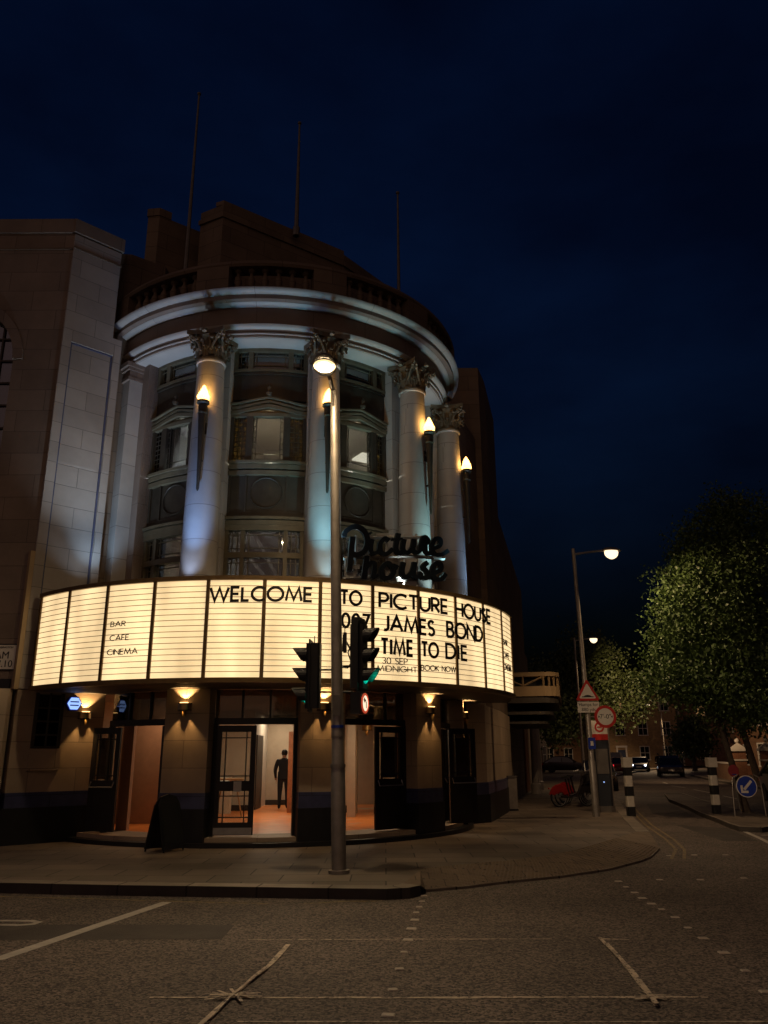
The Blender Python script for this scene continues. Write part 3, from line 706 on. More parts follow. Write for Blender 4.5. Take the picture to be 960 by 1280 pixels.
leaf('door', plan(-5.2, RD + .02), plan(4.6, RD), D0, D1, 'glazed')
p_ = pol(14.2, RD); leaf('door', (p_.x, p_.y), (p_.x - .085, p_.y + .76), D0, D1, 'glazed')
leaf('door', plan(26.6, RD + .02), plan(26.4, RD - .7), D0, D1, 'glazed')
leaf('door', plan(36.6, RD), plan(46.4, RD), D0, D1, 'poster')
leaf('door', (1.40, 18.45), (2.02, 18.80), D0, D1, 'poster')
leaf('door', plan(69.2, RD), plan(77.5, RD), D0, D1, 'poster')
for a0, a1 in ((-39.0, -17.0), (-6.0, 14.8), (25.7, 47.0), (58.0, 78.5)):
    b = MB(); b.arcbox(a0, a1, RD - .04, RD + .05, D1 + .02, D1 + .14); b.arcbox(a0, a0 + 1.0, RD - .05, RD + .06, .28, D1 + .02); b.arcbox(a1 - .9, a1, RD - .05, RD + .06, .28, D1 + .02)
    k = 3
    for j in range(1, k): am = a0 + (a1 - a0) * j / k; b.arcbox(am - .25, am + .25, RD - .02, RD + .04, D1 + .14, 2.96)
    fr = part('door_frame', b, 'black_paint')
    b = MB(); b.arcbox(a0, a1, RD - .012, RD + .0, D1 + .14, 2.96); part('transom_glass', b, 'transom_glass', fr)
# --- lobby
b = MB(); arcp = [plan(a, 4.4) for a in range(-78, 79, 6)]
b.prism(arcp + [(1.6, 26.5), (-6.8, 26.5)], .15, .27); part('lobby_floor', b, 'terrazzo')
b = MB(); b.prism(arcp + [(1.6, 26.5), (-6.8, 26.5)], 2.97, 3.06); part('lobby_ceiling', b, 'plaster_white')
b = MB(); b.box(-6.8, 1.6, 26.3, 26.5, .27, 2.97); b.box(-6.85, -6.65, 19.5, 26.3, .27, 2.97); b.box(1.5, 1.7, 20.5, 26.3, .27, 2.97)
part('lobby_wall', b, 'plaster')
b = MB(); b.box(-5.6, -3.72, 23.6, 23.8, .27, 2.97); b.box(-3.9, -3.72, 23.8, 26.3, .27, 2.97)
part('lobby_partition', b, 'plaster_white')
b = MB(); b.box(-2.5, -.95, 22.6, 22.8, .27, 2.97); b.box(-.95, -.75, 20.9, 22.8, .27, 2.97); b.box(-.3, 1.5, 22.0, 22.2, .27, 2.97)
part('lobby_partition', b, 'plaster')
for q in ((-5.0, -3.72, 23.56, 23.6, .27, .42), (-2.5, -.95, 22.56, 22.6, .27, .45), (-.3, 1.5, 21.96, 22.0, .27, .45), (-3.72, -2.5, 26.26, 26.3, .27, .42)):
    b = MB(); b.box(*q); part('skirting', b, 'skirting')
b = MB(); b.box(-3.70, -3.66, 23.9, 25.0, .27, 2.3); part('doorway_trim', b, 'skirting')
b = MB(); b.box(-2.62, -2.5, 22.6, 23.6, .27, 2.35); part('lobby_door', b, 'wood')
b = MB(); b.box(-6.2, -5.0, 19.2, 19.35, .27, 2.97); part('red_partition', b, 'reddish_wall')
b = MB(); b.box(-5.88, -5.70, 18.8, 18.95, .27, 2.5); part('lobby_post', b, 'plaster_white')
b = MB(); b.box(-5.52, -5.30, 17.5, 17.7, .27, 2.5); part('door_jamb', b, 'reddish_wall')
b = MB(); b.box(-5.0, -4.1, 22.3, 22.6, .27, 1.2); ctr = part('counter', b, 'plaster_white')
b = MB(); b.box(-4.75, -4.15, 22.27, 22.298, 1.06, 1.14); part('strip_lamp', b, 'strip_glow', ctr)
light('lobby_light', 'AREA', (-3.0, 21.2, 2.93), 52, (1.0, .78, .52), 1.2, (-3.0, 21.2, 0), parent=B)
light('lobby_light', 'AREA', (-3.1, 25.2, 2.93), 30, (1.0, .80, .56), .8, (-3.1, 25.2, 0), parent=B)
light('lobby_light', 'AREA', (-.1, 19.6, 2.93), 32, (1.0, .76, .50), .8, (-.1, 19.6, 0), parent=B)
light('lobby_light', 'AREA', (-4.9, 18.6, 2.93), 13, (1.0, .66, .40), .5, (-5.2, 18.9, 0), parent=B)

# --- drum upper walls and windows
BAYS = [(-28.0, 12.2), (4.0, 12.2), (35.1, 11.6), (67.1, 12.2)]
b = MB(); b.sweep([(1.2, 4.7), (3.95, 4.7), (3.95, 4.88), (1.2, 4.88)], -60, 100); b.sweep([(1.2, 7.45), (3.85, 7.45), (3.85, 7.6), (1.2, 7.6)], -60, 100)
b.sweep([(1.2, 9.25), (3.85, 9.25), (3.85, 9.4), (1.2, 9.4)], -60, 100); b.sweep([(1.2, 6.42), (3.8, 6.42), (3.8, 6.5), (1.2, 6.5)], -60, 100)
part('floor_slab', b, 'plaster_white')
b = MB(); b.sweep([(1.0, 4.7), (1.2, 4.7), (1.2, 10.9), (1.0, 10.9)], -70, 110, 6); part('inner_wall', b, 'plaster_white')
for a in (-44, -12, 20, 83):
    b = MB(); b.arcbox(a - .6, a + .6, 1.2, 3.85, 4.88, 10.7); part('inner_partition', b, 'plaster_white')
for ac, W in BAYS:
    # pale antae each side
    for sgn in (-1, 1):
        e0 = ac + sgn * (W + .1); e1 = ac + sgn * (W + 4.2)
        b = MB(); b.arcbox(min(e0, e1), max(e0, e1), 3.8, 4.18, 4.9, 10.69); b.arcbox(min(e0, e1) , max(e0, e1), 4.18, 4.215, 4.9, 10.3) if False else None
        part('anta', b, 'column_stone')
    # solid bronze body strips
    b = MB()
    b.arcbox(ac - W, ac + W, 3.86, 3.93, 9.42, 10.10)                      # plain panel
    b.arcbox(ac - W, ac + W, 3.93, 3.97, 10.03, 10.08)
    part('upper_panel', b, 'bronze_dark')
    # top window
    b = MB()
    b.arcbox(ac - W, ac + W, 3.88, 3.98, 10.60, 10.69); b.arcbox(ac - W, ac + W, 3.88, 3.98, 10.10, 10.17)
    for m0, m1 in ((-W, -W + 1.2), (-7.4, -5.8), (5.8, 7.4), (W - 1.2, W)): b.arcbox(ac + m0, ac + m1, 3.88, 3.97, 10.17, 10.60)
    wf = part('window', b, 'bronze')
    g = MB()
    for m0, m1 in ((-W + 1.2, -7.4), (-5.8, 5.8), (7.4, W - 1.2)):
        for z in (10.27, 10.50): g.arcbox(ac + m0, ac + m1, 3.895, 3.915, z, z + .015)
        for aa in (m0 + .9, m1 - .9): g.arcbox(ac + aa - .12, ac + aa + .12, 3.893, 3.918, 10.17, 10.6)
    part('glazing_bars', g, 'bronze', wf)
    g = MB(); g.arcbox(ac - W + 1, ac + W - 1, 3.87, 3.89, 10.15, 10.62); part('pane', g, 'dark_glass', wf)
    # pediment head over the main window
    pd = MB()
    def ped(mb, r0, r1, zl, zh, th, k=8):
        for j in range(2 * k):
            t0, t1 = -1 + j / k, -1 + (j + 1) / k
            za, zb = zh - (zh - zl) * min(1, abs(t0) / .8), zh - (zh - zl) * min(1, abs(t1) / .8)
            V = []
            for t, z in ((t0, za), (t1, zb)):
                for r in (r0, r1):
                    for zz in (z - th, z): v = pol(ac + t * W, r, zz); V.append(tuple(v))
            mb.add(V, [(2, 6, 7, 3), (1, 3, 7, 5), (0, 4, 6, 2), (0, 2, 3, 1), (4, 5, 7, 6), (0, 1, 5, 4)])
    ped(pd, 3.86, 4.07, 9.30, 9.44, .04); ped(pd, 3.86, 4.03, 9.21, 9.36, .05); ped(pd, 3.86, 4.03, 9.12, 9.27, .08)
    pd.arcbox(ac - W, ac + W, 3.86, 4.0, 8.98, 9.06); pd.arcbox(ac - W, ac + W, 3.86, 3.96, 9.06, 9.12)
    part('pediment', pd, 'bronze')
    f = MB(); v = pol(ac, 4.12, 9.44); f.lathe([(.05, 0), (.07, .05), (.03, .12), (.05, .18), (.0, .28)], v, 8); part('finial', f, 'bronze_dark')
    # main window
    b = MB()
    for m0, m1 in ((-W, -W + 1.0), (-7.0, -4.9), (4.9, 7.0), (W - 1.0, W)): b.arcbox(ac + m0, ac + m1, 3.86, 3.99, 7.96, 8.98)
    b.arcbox(ac - W, ac + W, 3.86, 3.97, 7.92, 7.96)
    wf = part('window', b, 'bronze_dark')
    g = MB(); g.arcbox(ac - 4.9, ac + 4.9, 3.88, 3.90, 7.96, 8.98); part('pane', g, 'pane_glass', wf)
    for m0, m1 in ((-W + 1.0, -7.0), (7.0, W - 1.0)):
        g = MB(); g.arcbox(ac + m0, ac + m1, 3.88, 3.90, 7.96, 8.98); part('stained_pane', g, 'stained', wf, label='amber leaded side pane')
    g = MB()
    for m0, m1 in ((-W + 1.0, -7.0), (7.0, W - 1.0)):
        for z in np.arange(8.06, 8.98, .115): g.arcbox(ac + m0, ac + m1, 3.905, 3.925, z, z + .014)
        for k in (1, 2): am = ac + m0 + (m1 - m0) * k / 3; g.arcbox(am - .11, am + .11, 3.905, 3.927, 7.96, 8.98)
    for aa in (-3.9, 3.9): g.arcbox(ac + aa - .12, ac + aa + .12, 3.905, 3.925, 7.96, 8.98)
    for z in (8.1,): g.arcbox(ac - 4.9, ac + 4.9, 3.905, 3.925, z, z + .015)
    for z in np.arange(8.1, 8.95, .13):
        for m0, m1 in ((-4.9, -3.9), (3.9, 4.9)): g.arcbox(ac + m0, ac + m1, 3.905, 3.922, z, z + .014)
    part('glazing_bars', g, 'bronze_dark', wf)
    # sill and spandrel with round boss
    b = MB(); b.arcbox(ac - W, ac + W, 3.86, 4.05, 7.86, 7.92); b.arcbox(ac - W, ac + W, 3.86, 4.01, 7.74, 7.84); b.arcbox(ac - W, ac + W, 3.86, 4.0, 7.60, 7.70)
    part('window_sill', b, 'bronze')
    b = MB(); b.arcbox(ac - W, ac + W, 3.84, 3.90, 6.66, 7.74)
    for m0, m1 in ((-W, -W + .8), (-6.9, -6.2), (6.2, 6.9), (W - .8, W)): b.arcbox(ac + m0, ac + m1, 3.90, 3.94, 6.78, 7.60)
    b.arcbox(ac - W, ac + W, 3.90, 3.94, 6.66, 6.78)
    sp = part('spandrel', b, 'bronze_dark')
    g = MB()
    ring = [pol(ac + .345 * math.cos(t) * 14.6, 3.925, 7.20 + .345 * math.sin(t)) for t in np.linspace(0, 2 * math.pi, 33)]
    g.tube(ring, .015, 6); part('roundel', g, 'bronze_dark', sp, smooth=True)
    # lower cornice
    b = MB(); b.arcbox(ac - W, ac + W, 3.86, 4.05, 6.58, 6.64); b.arcbox(ac - W, ac + W, 3.86, 4.01, 6.46, 6.56); b.arcbox(ac - W, ac + W, 3.86, 4.0, 6.34, 6.46)
    part('lower_cornice', b, 'bronze')
    # lower window
    b = MB()
    b.arcbox(ac - W, ac + W, 3.86, 3.98, 5.74, 5.86); b.arcbox(ac - W, ac + W, 3.86, 3.97, 4.88, 5.0)
    for m0, m1 in ((-W, -W + 1.1), (-7.2, -6.0), (6.0, 7.2), (W - 1.1, W)):
        b.arcbox(ac + m0, ac + m1, 3.86, 3.97, 5.0, 5.74); b.arcbox(ac + m0, ac + m1, 3.86, 3.97, 5.86, 6.34)
    wf = part('window', b, 'bronze')
    g = MB()
    for m0, m1 in ((-W + 1.2, -7.4), (-5.7, 5.7), (7.4, W - 1.2)):
        for aa in (m0 + 1.0, m1 - 1.0): g.arcbox(ac + aa - .13, ac + aa + .13, 3.90, 3.925, 5.0, 6.34)
        for z in (5.63, 5.95, 6.24): g.arcbox(ac + m0, ac + m1, 3.90, 3.922, z, z + .016)
    part('glazing_bars', g, 'bronze', wf)
    g = MB(); g.arcbox(ac - W + 1, ac + W - 1, 3.875, 3.89, 4.95, 6.36); part('pane', g, 'pane_glass', wf)
# room lights behind the upper windows
v = pol(38, 3.3, 7.85); light('room_light', 'POINT', v, 50, (1.0, .95, .80), .006, parent=B)
v = pol(4, 3.3, 7.85); light('room_light', 'POINT', v, 42, (1.0, .92, .70), .006, parent=B)
v = pol(-27, 3.3, 7.85); light('room_light', 'POINT', v, 60, (.70, .84, 1.0), .006, parent=B)
v = pol(4, 3.3, 5.1); light('room_light', 'POINT', v, 16, (.80, .85, 1.0), .006, parent=B)
v = pol(-28, 3.3, 5.1); light('room_light', 'POINT', v, 18, (1, .85, .7), .006, parent=B)
v = pol(36, 3.3, 5.1); light('room_light', 'POINT', v, 12, (.9, .9, 1.0), .006, parent=B)
b = MB()
b.m = Matrix.Translation((-.46, 19.8, 9.235)) @ Matrix.Rotation(R_(30), 4, 'Z'); b.box(-.28, .28, -.28, .28, -.03, .01)
part('ceiling_lamp', b, 'ceiling_glow')
# roof beams seen through the lower windows
b = MB()
for a in range(-40, 80, 8): b.tube([pol(a, 3.7, 6.36), pol(a + 14, 1.6, 5.6)], .05, 4)
part('roof_brace', b, 'plaster')
# --- columns
def capital(a, parent):
    c = pol(a, 4.6); b = MB()
    b.lathe([(.29, 9.97), (.33, 9.985), (.33, 10.03), (.285, 10.05), (.28, 10.2), (.31, 10.42), (.39, 10.56), (.30, 10.60)], (c.x, c.y, 0), 20)
    fwd = R_(a) - math.pi / 2
    # abacus: square with concave sides
    P = []
    for k in range(4):
        t0 = fwd + math.pi / 4 + k * math.pi / 2; t1 = t0 + math.pi / 2
        A0 = Vector((math.cos(t0), math.sin(t0))) * .60; A1 = Vector((math.cos(t1), math.sin(t1))) * .60
        for j in range(7):
            s_ = j / 7; q = A0.lerp(A1, s_); mid = (A0 + A1).normalized(); q = q - mid * (.09 * math.sin(math.pi * s_)); P.append((c.x + q.x, c.y + q.y))
    b.prism(P, 10.58, 10.685)
    def leafm(t, z0, h, r0, w, curl):
        er = Vector((math.cos(t), math.sin(t), 0)); et = Vector((-math.sin(t), math.cos(t), 0)); V = []; nseg = 7
        for i in range(nseg + 1):
            s_ = i / nseg
            ang = s_ * 2.6
            rr = r0 + curl * (max(0, s_ - .45) / .55) ** 1.3; z = z0 + h * (math.sin(min(s_, .85) / .85 * math.pi / 2)) - (curl * .9 * max(0, s_ - .8) / .2)
            ww = w * (1 - .35 * s_) * (1 if i % 2 == 0 else .78)
            for k, q in ((-1, 0), (-.5, .035), (0, .02), (.5, .035), (1, 0)):
                V.append(c + Vector((0, 0, z)) + er * (rr + q) + et * (ww * k))
        F = []
        for i in range(nseg):
            for k in range(4): F.append((i * 5 + k, i * 5 + k + 1, (i + 1) * 5 + k + 1, (i + 1) * 5 + k))
        b.add(V, F)
    for k in range(8): leafm(fwd + k * math.pi / 4, 10.05, .24, .29, .10, .11)
    for k in range(8): leafm(fwd + (k + .5) * math.pi / 4, 10.10, .38, .30, .10, .14)
    for k in range(8):
        for off, z, rr, q in ((0, 10.26, .40, .042), (.5, 10.44, .44, .048)):
            t = fwd + (k + off) * math.pi / 4; b.lathe([(0, -q), (q * .8, -q * .6), (q, 0), (q * .8, q * .6), (0, q)], c + Vector((math.cos(t) * rr, math.sin(t) * rr, z)), 8)
    for k in range(4):
        t = fwd + math.pi / 4 + k * math.pi / 2
        er = Vector((math.cos(t), math.sin(t), 0)); et = Vector((-math.sin(t), math.cos(t), 0))
        for sg in (-1, 1):
            pts = []
            for j in range(14):
                q = j / 13 * 2.2 * math.pi; rad = .085 * (1 - j / 15)
                pts.append(c + er * (.47 + rad * math.cos(q)) + et * (sg * (.045)) + Vector((0, 0, 10.49 + rad * math.sin(q))))
            b.tube(pts, .025, 5)
            b.tube([c + er * .30 + et * sg * .14 + Vector((0, 0, 10.2)), c + er * .36 + et * sg * .08 + Vector((0, 0, 10.42)), c + er * .53 + et * sg * .04 + Vector((0, 0, 10.55))], .03, 5)
        t2 = fwd + k * math.pi / 2; e2 = Vector((math.cos(t2), math.sin(t2), 0)); b.lathe([(0, -.06), (.06, -.03), (.06, .03), (0, .06)], c + e2 * .44 + Vector((0, 0, 10.62)), 8)
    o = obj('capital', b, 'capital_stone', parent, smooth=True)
    return o
for a in COLS:
    c = pol(a, 4.6); b = MB()
    pr = [(.47, 4.86), (.47, 4.98), (.44, 5.0), (.45, 5.06), (.40, 5.12), (.385, 5.16)] + [(.375 - .085 * (t ** 1.6), 5.18 + 4.76 * t) for t in np.linspace(0, 1, 12)] + [(.32, 9.955), (.32, 9.985), (.29, 9.99)]
    b.lathe(pr, (c.x, c.y, 0), 28)
    co = part('column', b, 'column_stone', smooth=True); capital(a, co)
# left end pilaster
b = MB(); b.arcbox(-50.5, -43.8, 4.0, 4.55, 4.9, 10.25); pi_ = part('pilaster', b, 'column_stone')
b = MB()
for z0, z1, e in ((10.25, 10.33, .05), (10.33, 10.5, .02), (10.5, 10.58, .07), (10.58, 10.69, .12)): b.arcbox(-50.5 - e * 6, -43.8 + e * 6, 4.0, 4.55 + e, z0, z1)
part('pilaster_cap', b, 'frieze_stone', pi_)
b = MB(); b.arcbox(-43.7, -40.3, 3.8, 4.22, 4.9, 10.69); part('anta', b, 'frieze_stone')
b = MB(); b.arcbox(83.9, 100, 3.8, 4.3, 4.9, 10.69); part('anta', b, 'column_stone')
# --- entablature
A0, A1 = -54, 104
b = MB()
b.sweep([(3.7, 10.69), (4.50, 10.69), (4.50, 10.765), (4.52, 10.77), (4.52, 10.85), (4.53, 10.86), (4.53, 11.40), (3.7, 11.40)], A0, A1, 1.5)
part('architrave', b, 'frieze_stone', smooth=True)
b = MB(); b.sweep([(3.7, 10.683), (4.47, 10.683), (4.47, 10.688), (3.7, 10.688)], A0, A1, 2); part('soffit', b, 'column_stone')
b = MB()
b.sweep([(4.515, 10.855), (4.58, 10.865), (4.62, 10.90), (4.63, 10.945), (4.515, 10.96)], A0, A1, 1.5)
b.sweep([(4.495, 10.745), (4.53, 10.75), (4.53, 10.775), (4.495, 10.78)], A0, A1, 1.5)
part('architrave_moulding', b, 'column_stone', smooth=True)
b = MB()
b.sweep([(3.7, 11.40), (4.535, 11.40), (4.60, 11.41), (4.66, 11.435), (4.69, 11.465), (3.7, 11.47)], A0, A1, 1.5)
part('bed_moulding', b, 'column_stone', smooth=True)
b = MB(); b.sweep([(3.7, 11.471), (4.70, 11.471), (4.81, 11.475), (4.81, 11.575), (3.7, 11.58)], A0, A1, 1.5); part('cornice_fascia', b, 'frieze_stone')  # darker stone colour stands for the unlit face between lit mouldings
b = MB()
b.sweep([(3.7, 11.581), (4.815, 11.581), (4.87, 11.595), (4.92, 11.625), (4.945, 11.66), (4.945, 11.69), (3.7, 11.72)], A0, A1, 1.5)
part('cornice', b, 'column_stone', smooth=True)
# --- balustrade
b = MB(); b.sweep([(4.45, 11.70), (4.82, 11.70), (4.82, 11.78), (4.45, 11.78)], A0, A1); part('balustrade_plinth', b, 'unlit_stone')
b = MB(); b.sweep([(4.43, 12.30), (4.82, 12.30), (4.85, 12.36), (4.81, 12.45), (4.45, 12.45)], A0, A1); part('balustrade_rail', b, 'unlit_stone')
pa = [-47, -12, 20, 50.2, 84]
b = MB(); b.lathe([(.095, 11.78), (.095, 11.82), (.055, 11.85), (.085, 11.95), (.095, 12.01), (.07, 12.09), (.045, 12.15), (.042, 12.21), (.085, 12.25), (.085, 12.30)], (0, 0, 0), 10)
b0 = None
for i in range(len(pa)):
    q = MB(); q.arcbox(pa[i] - 4.6, pa[i] + 4.6, 4.42, 4.84, 11.77, 12.32); part('pedestal', q, 'unlit_stone')
    if i < len(pa) - 1:
        s_, e_ = pa[i] + 4.6, pa[i + 1] - 4.6; k = round((e_ - s_) / 3.6)
        for j in range(k):
            a = s_ + (e_ - s_) * (j + .5) / k; v = pol(a, 4.63)
            o = part('baluster', b, 'unlit_stone', smooth=True) if b0 is None else b0.copy()
            if b0 is not None: COL.objects.link(o)
            b0 = b0 or o; o.location = (v.x, v.y, 0)
for j in range(3):
    v = pol(92 + 3.6 * j, 4.63); o = b0.copy(); COL.objects.link(o); o.location = (v.x, v.y, 0)
b = MB(); b.sweep([(.3, 11.5), (4.4, 11.5), (4.4, 11.74), (.3, 11.74)], A0, A1, 6); part('drum_roof', b, 'unlit_stone')
b = MB(); b.sweep([(.3, 10.7), (4.2, 10.7), (4.2, 11.5), (.3, 11.5)], A0, A1, 6); part('drum_core', b, 'unlit_stone')
# cool uplighting from the roof of the marquee
up = [(-47, 46, (.42, .66, 1.0)), (-12, 90, (.22, .44, 1.0)), (20, 90, (.20, .66, .92)), (50.2, 85, (.42, .86, .95)), (82, 50, (.34, .58, 1.0))]
for a, e, c in up:
    pa_, pr_ = (-38, 5.3) if a == -47 else ((17.2, 5.86) if a == 20 else (a + 1.5, 5.86))
    light('uplight', 'SPOT', pol(pa_, pr_, 4.9), e * 3.3, c, .02, pol(a, 4.45, 8.8), 64, 1.0, parent=B)      # washes the shaft
    light('uplight', 'SPOT', pol(a if a > -40 else -38, 5.30, 4.9), e * .44, tuple(.7 * q + .3 for q in c), .02, pol(a, 4.75, 11.0), 100, .7, parent=B)   # washes soffit and mouldings
for a, e, c in ((-30, 105, (.66, .80, 1.0)), (4, 115, (.72, .92, 1.0)), (35, 140, (.88, .98, .95)), (66, 100, (.85, .9, 1.0))):
    light('uplight', 'SPOT', pol(a, 4.72, 4.9), e, c, .02, pol(a, 4.45, 10.7), 40, .8, parent=B)
    light('uplight', 'SPOT', pol(a, 5.6, 4.9), e * .62, c, .02, pol(a, 3.9, 8.2), 70, 1.0, parent=B)
light('uplight', 'SPOT', pier(.75, 4.9, 1.5), 320, (.72, .84, 1.0), .02, pier(.62, 13.2), 74, 1.0, parent=B)

# ================================================================== marquee sign
Q = empty('cinema_marquee', tuple(pol(16, 6.0, 3.0)), 0, 'curved backlit cream letterboard marquee wrapped round the corner above the doors', 'marquee sign')
def qpart(name, mb, m, parent=None, smooth=False, label=None): return obj(name, mb, m, parent or Q, smooth, world=(parent is None), label=label)
MR, Z0, Z1 = 6.036, 3.0, 4.858
a0, da = -42.96, 9.816
for i in range(12):
    s_, e_ = a0 + da * i + .35, a0 + da * (i + 1) - .35
    b = MB(); b.sweep([(MR - .06, Z0 + .05), (MR - .012, Z0 + .05), (MR - .012, Z1 - .05), (MR - .06, Z1 - .05)], s_, e_, 1.0); p_ = qpart('light_panel', b, 'panel_glow')
    b = MB()
    for k in range(1, 17):
        z = Z0 + .05 + (Z1 - Z0 - .1) * k / 17; b.arcbox(s_, e_, MR - .014, MR - .003, z - .005, z + .005, 1.0)
    qpart('letter_rails', b, 'rail_amber', p_)
for i in range(13):
    a = a0 + da * i; b = MB(); b.arcbox(a - .30, a + .30, MR - .1, MR + .012, Z0 + .04, Z1 - .04, 1); qpart('mullion', b, 'marquee_frame')
b = MB(); b.arcbox(a0 - .5, a0 + 12 * da + .5, MR - .12, MR + .03, Z1 - .045, Z1 + .035, 1.5); qpart('top_trim', b, 'marquee_frame')
b = MB(); b.arcbox(a0 - .5, a0 + 12 * da + .5, MR - .12, MR + .03, Z0 - .04, Z0 + .048, 1.5); qpart('bottom_trim', b, 'marquee_frame')
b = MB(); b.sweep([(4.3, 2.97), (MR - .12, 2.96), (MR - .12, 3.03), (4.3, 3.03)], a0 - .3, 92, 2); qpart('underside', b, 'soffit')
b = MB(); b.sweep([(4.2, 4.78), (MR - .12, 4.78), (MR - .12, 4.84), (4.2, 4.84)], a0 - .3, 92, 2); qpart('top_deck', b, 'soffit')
for a in (a0 - .3, a0 + 12 * da + .1):
    b = MB(); b.arcbox(a, a + .3, 4.9, MR - .1, Z0, Z1 - .08, 1); qpart('end_board', b, 'soffit')
# letters
def arcp_(cx, cy, rx, ry, t0, t1, n=12): return [(cx + rx * math.cos(R_(t0 + (t1 - t0) * i / n)), cy + ry * math.sin(R_(t0 + (t1 - t0) * i / n))) for i in range(n + 1)]
G = {
 'A': (.86, [[(0, 0), (.43, 1), (.86, 0)], [(.15, .33), (.71, .33)]]),
 'B': (.56, [[(0, 0), (0, 1), (.26, 1)] + arcp_(.26, .76, .24, .24, 90, -90)[1:] + [(0, .52)], [(.26, .52)] + arcp_(.29, .26, .27, .26, 90, -90)[1:] + [(0, 0)]]),
 'C': (.84, [arcp_(.5, .5, .5, .5, 47, 313, 20)]),
 'D': (.76, [[(0, 0), (0, 1), (.26, 1)] + arcp_(.26, .5, .5, .5, 90, -90, 14)[1:] + [(0, 0)]]),
 'E': (.50, [[(.5, 1), (0, 1), (0, 0), (.5, 0)], [(0, .51), (.46, .51)]]),
 'F': (.48, [[(.48, 1), (0, 1), (0, 0)], [(0, .51), (.44, .51)]]),
 'G': (.94, [arcp_(.5, .5, .5, .5, 47, 360, 22) + [(.55, .5)]]),
 'H': (.66, [[(0, 0), (0, 1)], [(.66, 0), (.66, 1)], [(0, .52), (.66, .52)]]),
 'I': (.0, [[(0, 0), (0, 1)]]),
 'J': (.36, [[(.36, 1), (.36, .2)] + arcp_(.16, .2, .2, .2, 0, -120, 8)[1:]]),
 'K': (.62, [[(0, 0), (0, 1)], [(.56, 1), (.02, .45)], [(.14, .56), (.62, 0)]]),
 'L': (.44, [[(0, 1), (0, 0), (.44, 0)]]),
 'M': (1.02, [[(0, 0), (.17, 1), (.51, .1), (.85, 1), (1.02, 0)]]),
 'N': (.74, [[(0, 0), (0, 1), (.74, 0), (.74, 1)]]),
 'O': (1.0, [arcp_(.5, .5, .5, .5, 0, 360, 28)]),
 'P': (.54, [[(0, 0), (0, 1), (.27, 1)] + arcp_(.27, .73, .27, .27, 90, -90)[1:] + [(0, .46)]]),
 'R': (.58, [[(0, 0), (0, 1), (.27, 1)] + arcp_(.27, .73, .27, .27, 90, -90)[1:] + [(0, .46)], [(.24, .46), (.58, 0)]]),
 'S': (.50, [arcp_(.26, .75, .23, .25, 30, 270, 12) + arcp_(.25, .25, .25, .25, 90, -150, 12)[1:]]),
 'T': (.62, [[(0, 1), (.62, 1)], [(.31, 1), (.31, 0)]]),
 'U': (.68, [[(0, 1), (0, .33)] + arcp_(.34, .34, .34, .34, 180, 360, 12)[1:] + [(.68, 1)]]),
 'W': (1.2, [[(0, 1), (.3, 0), (.6, .96), (.9, 0), (1.2, 1)]]),
 '0': (.60, [arcp_(.3, .5, .3, .5, 0, 360, 24)]),
 '3': (.50, [arcp_(.24, .75, .24, .25, 150, -90, 12) + arcp_(.24, .26, .26, .26, 90, -150, 12)[1:]]),
 '7': (.58, [[(0, 1), (.58, 1), (.16, 0)]]),
 ' ': (.35, []),
}
def word(s, aL, aR, zb, zt, slope=0.0, bold=.205, gap=.20):
    tot = sum(G[c][0] for c in s) + gap * (len(s) - 1); h = zt - zb; wd = R_(aR - aL) * MR; k = wd / tot
    b = MB(); x = 0
    def fn(px, py, d):
        a = aL + math.degrees(px / MR); v = pol(a, MR + .002 + d, zb + py + slope * px / wd); return (v.x, v.y, v.z)
    for c in s:
        for st in G[c][1]: b.stroke([(x + p[0] * k, p[1] * h) for p in st], bold * h, fn, .012)
        x += (G[c][0] + gap) * k
    o = qpart('lettering', b, 'letter_black'); return o
word('WELCOME', -3.2, 14.4, 4.42, 4.665, .02)
word('TO', 19.6, 23.5, 4.42, 4.67); word('PICTURE', 27.1, 42.9, 4.41, 4.68, .035); word('HOUSE', 45.4, 58.2, 4.43, 4.71, .0)
word('007', 19.9, 25.0, 3.99, 4.24, gap=.26); word('JAMES', 27.8, 39.2, 3.985, 4.26, -.02); word('BOND', 42.7, 54.2, 3.98, 4.27, .02)
word('NO', 20.2, 24.3, 3.535, 3.805); word('TIME', 27.4, 34.0, 3.53, 3.81, .0, gap=.3); word('TO', 36.1, 40.1, 3.54, 3.81); word('DIE', 42.3, 48.4, 3.555, 3.83, gap=.3)
word('30 SEP', 27.6, 32.8, 3.355, 3.465, 0, .14); word('MIDNIGHT', 26.5, 34.9, 3.21, 3.31, .01, .14); word('BOOK NOW', 35.9, 44.8, 3.27, 3.37, .02, .14)
word('BAR', -21.9, -18.8, 4.025, 4.115, 0, .15); word('CAFE', -21.8, -17.9, 3.765, 3.86, 0, .15); word('CINEMA', -22.1, -15.9, 3.505, 3.60, 0, .15)
word('BAR', 65.2, 68.7, 4.08, 4.19, 0, .15); word('CAFE', 65.0, 69.6, 3.79, 3.91, 0, .15); word('CINEMA', 65.0, 71.6, 3.52, 3.64, 0, .15)

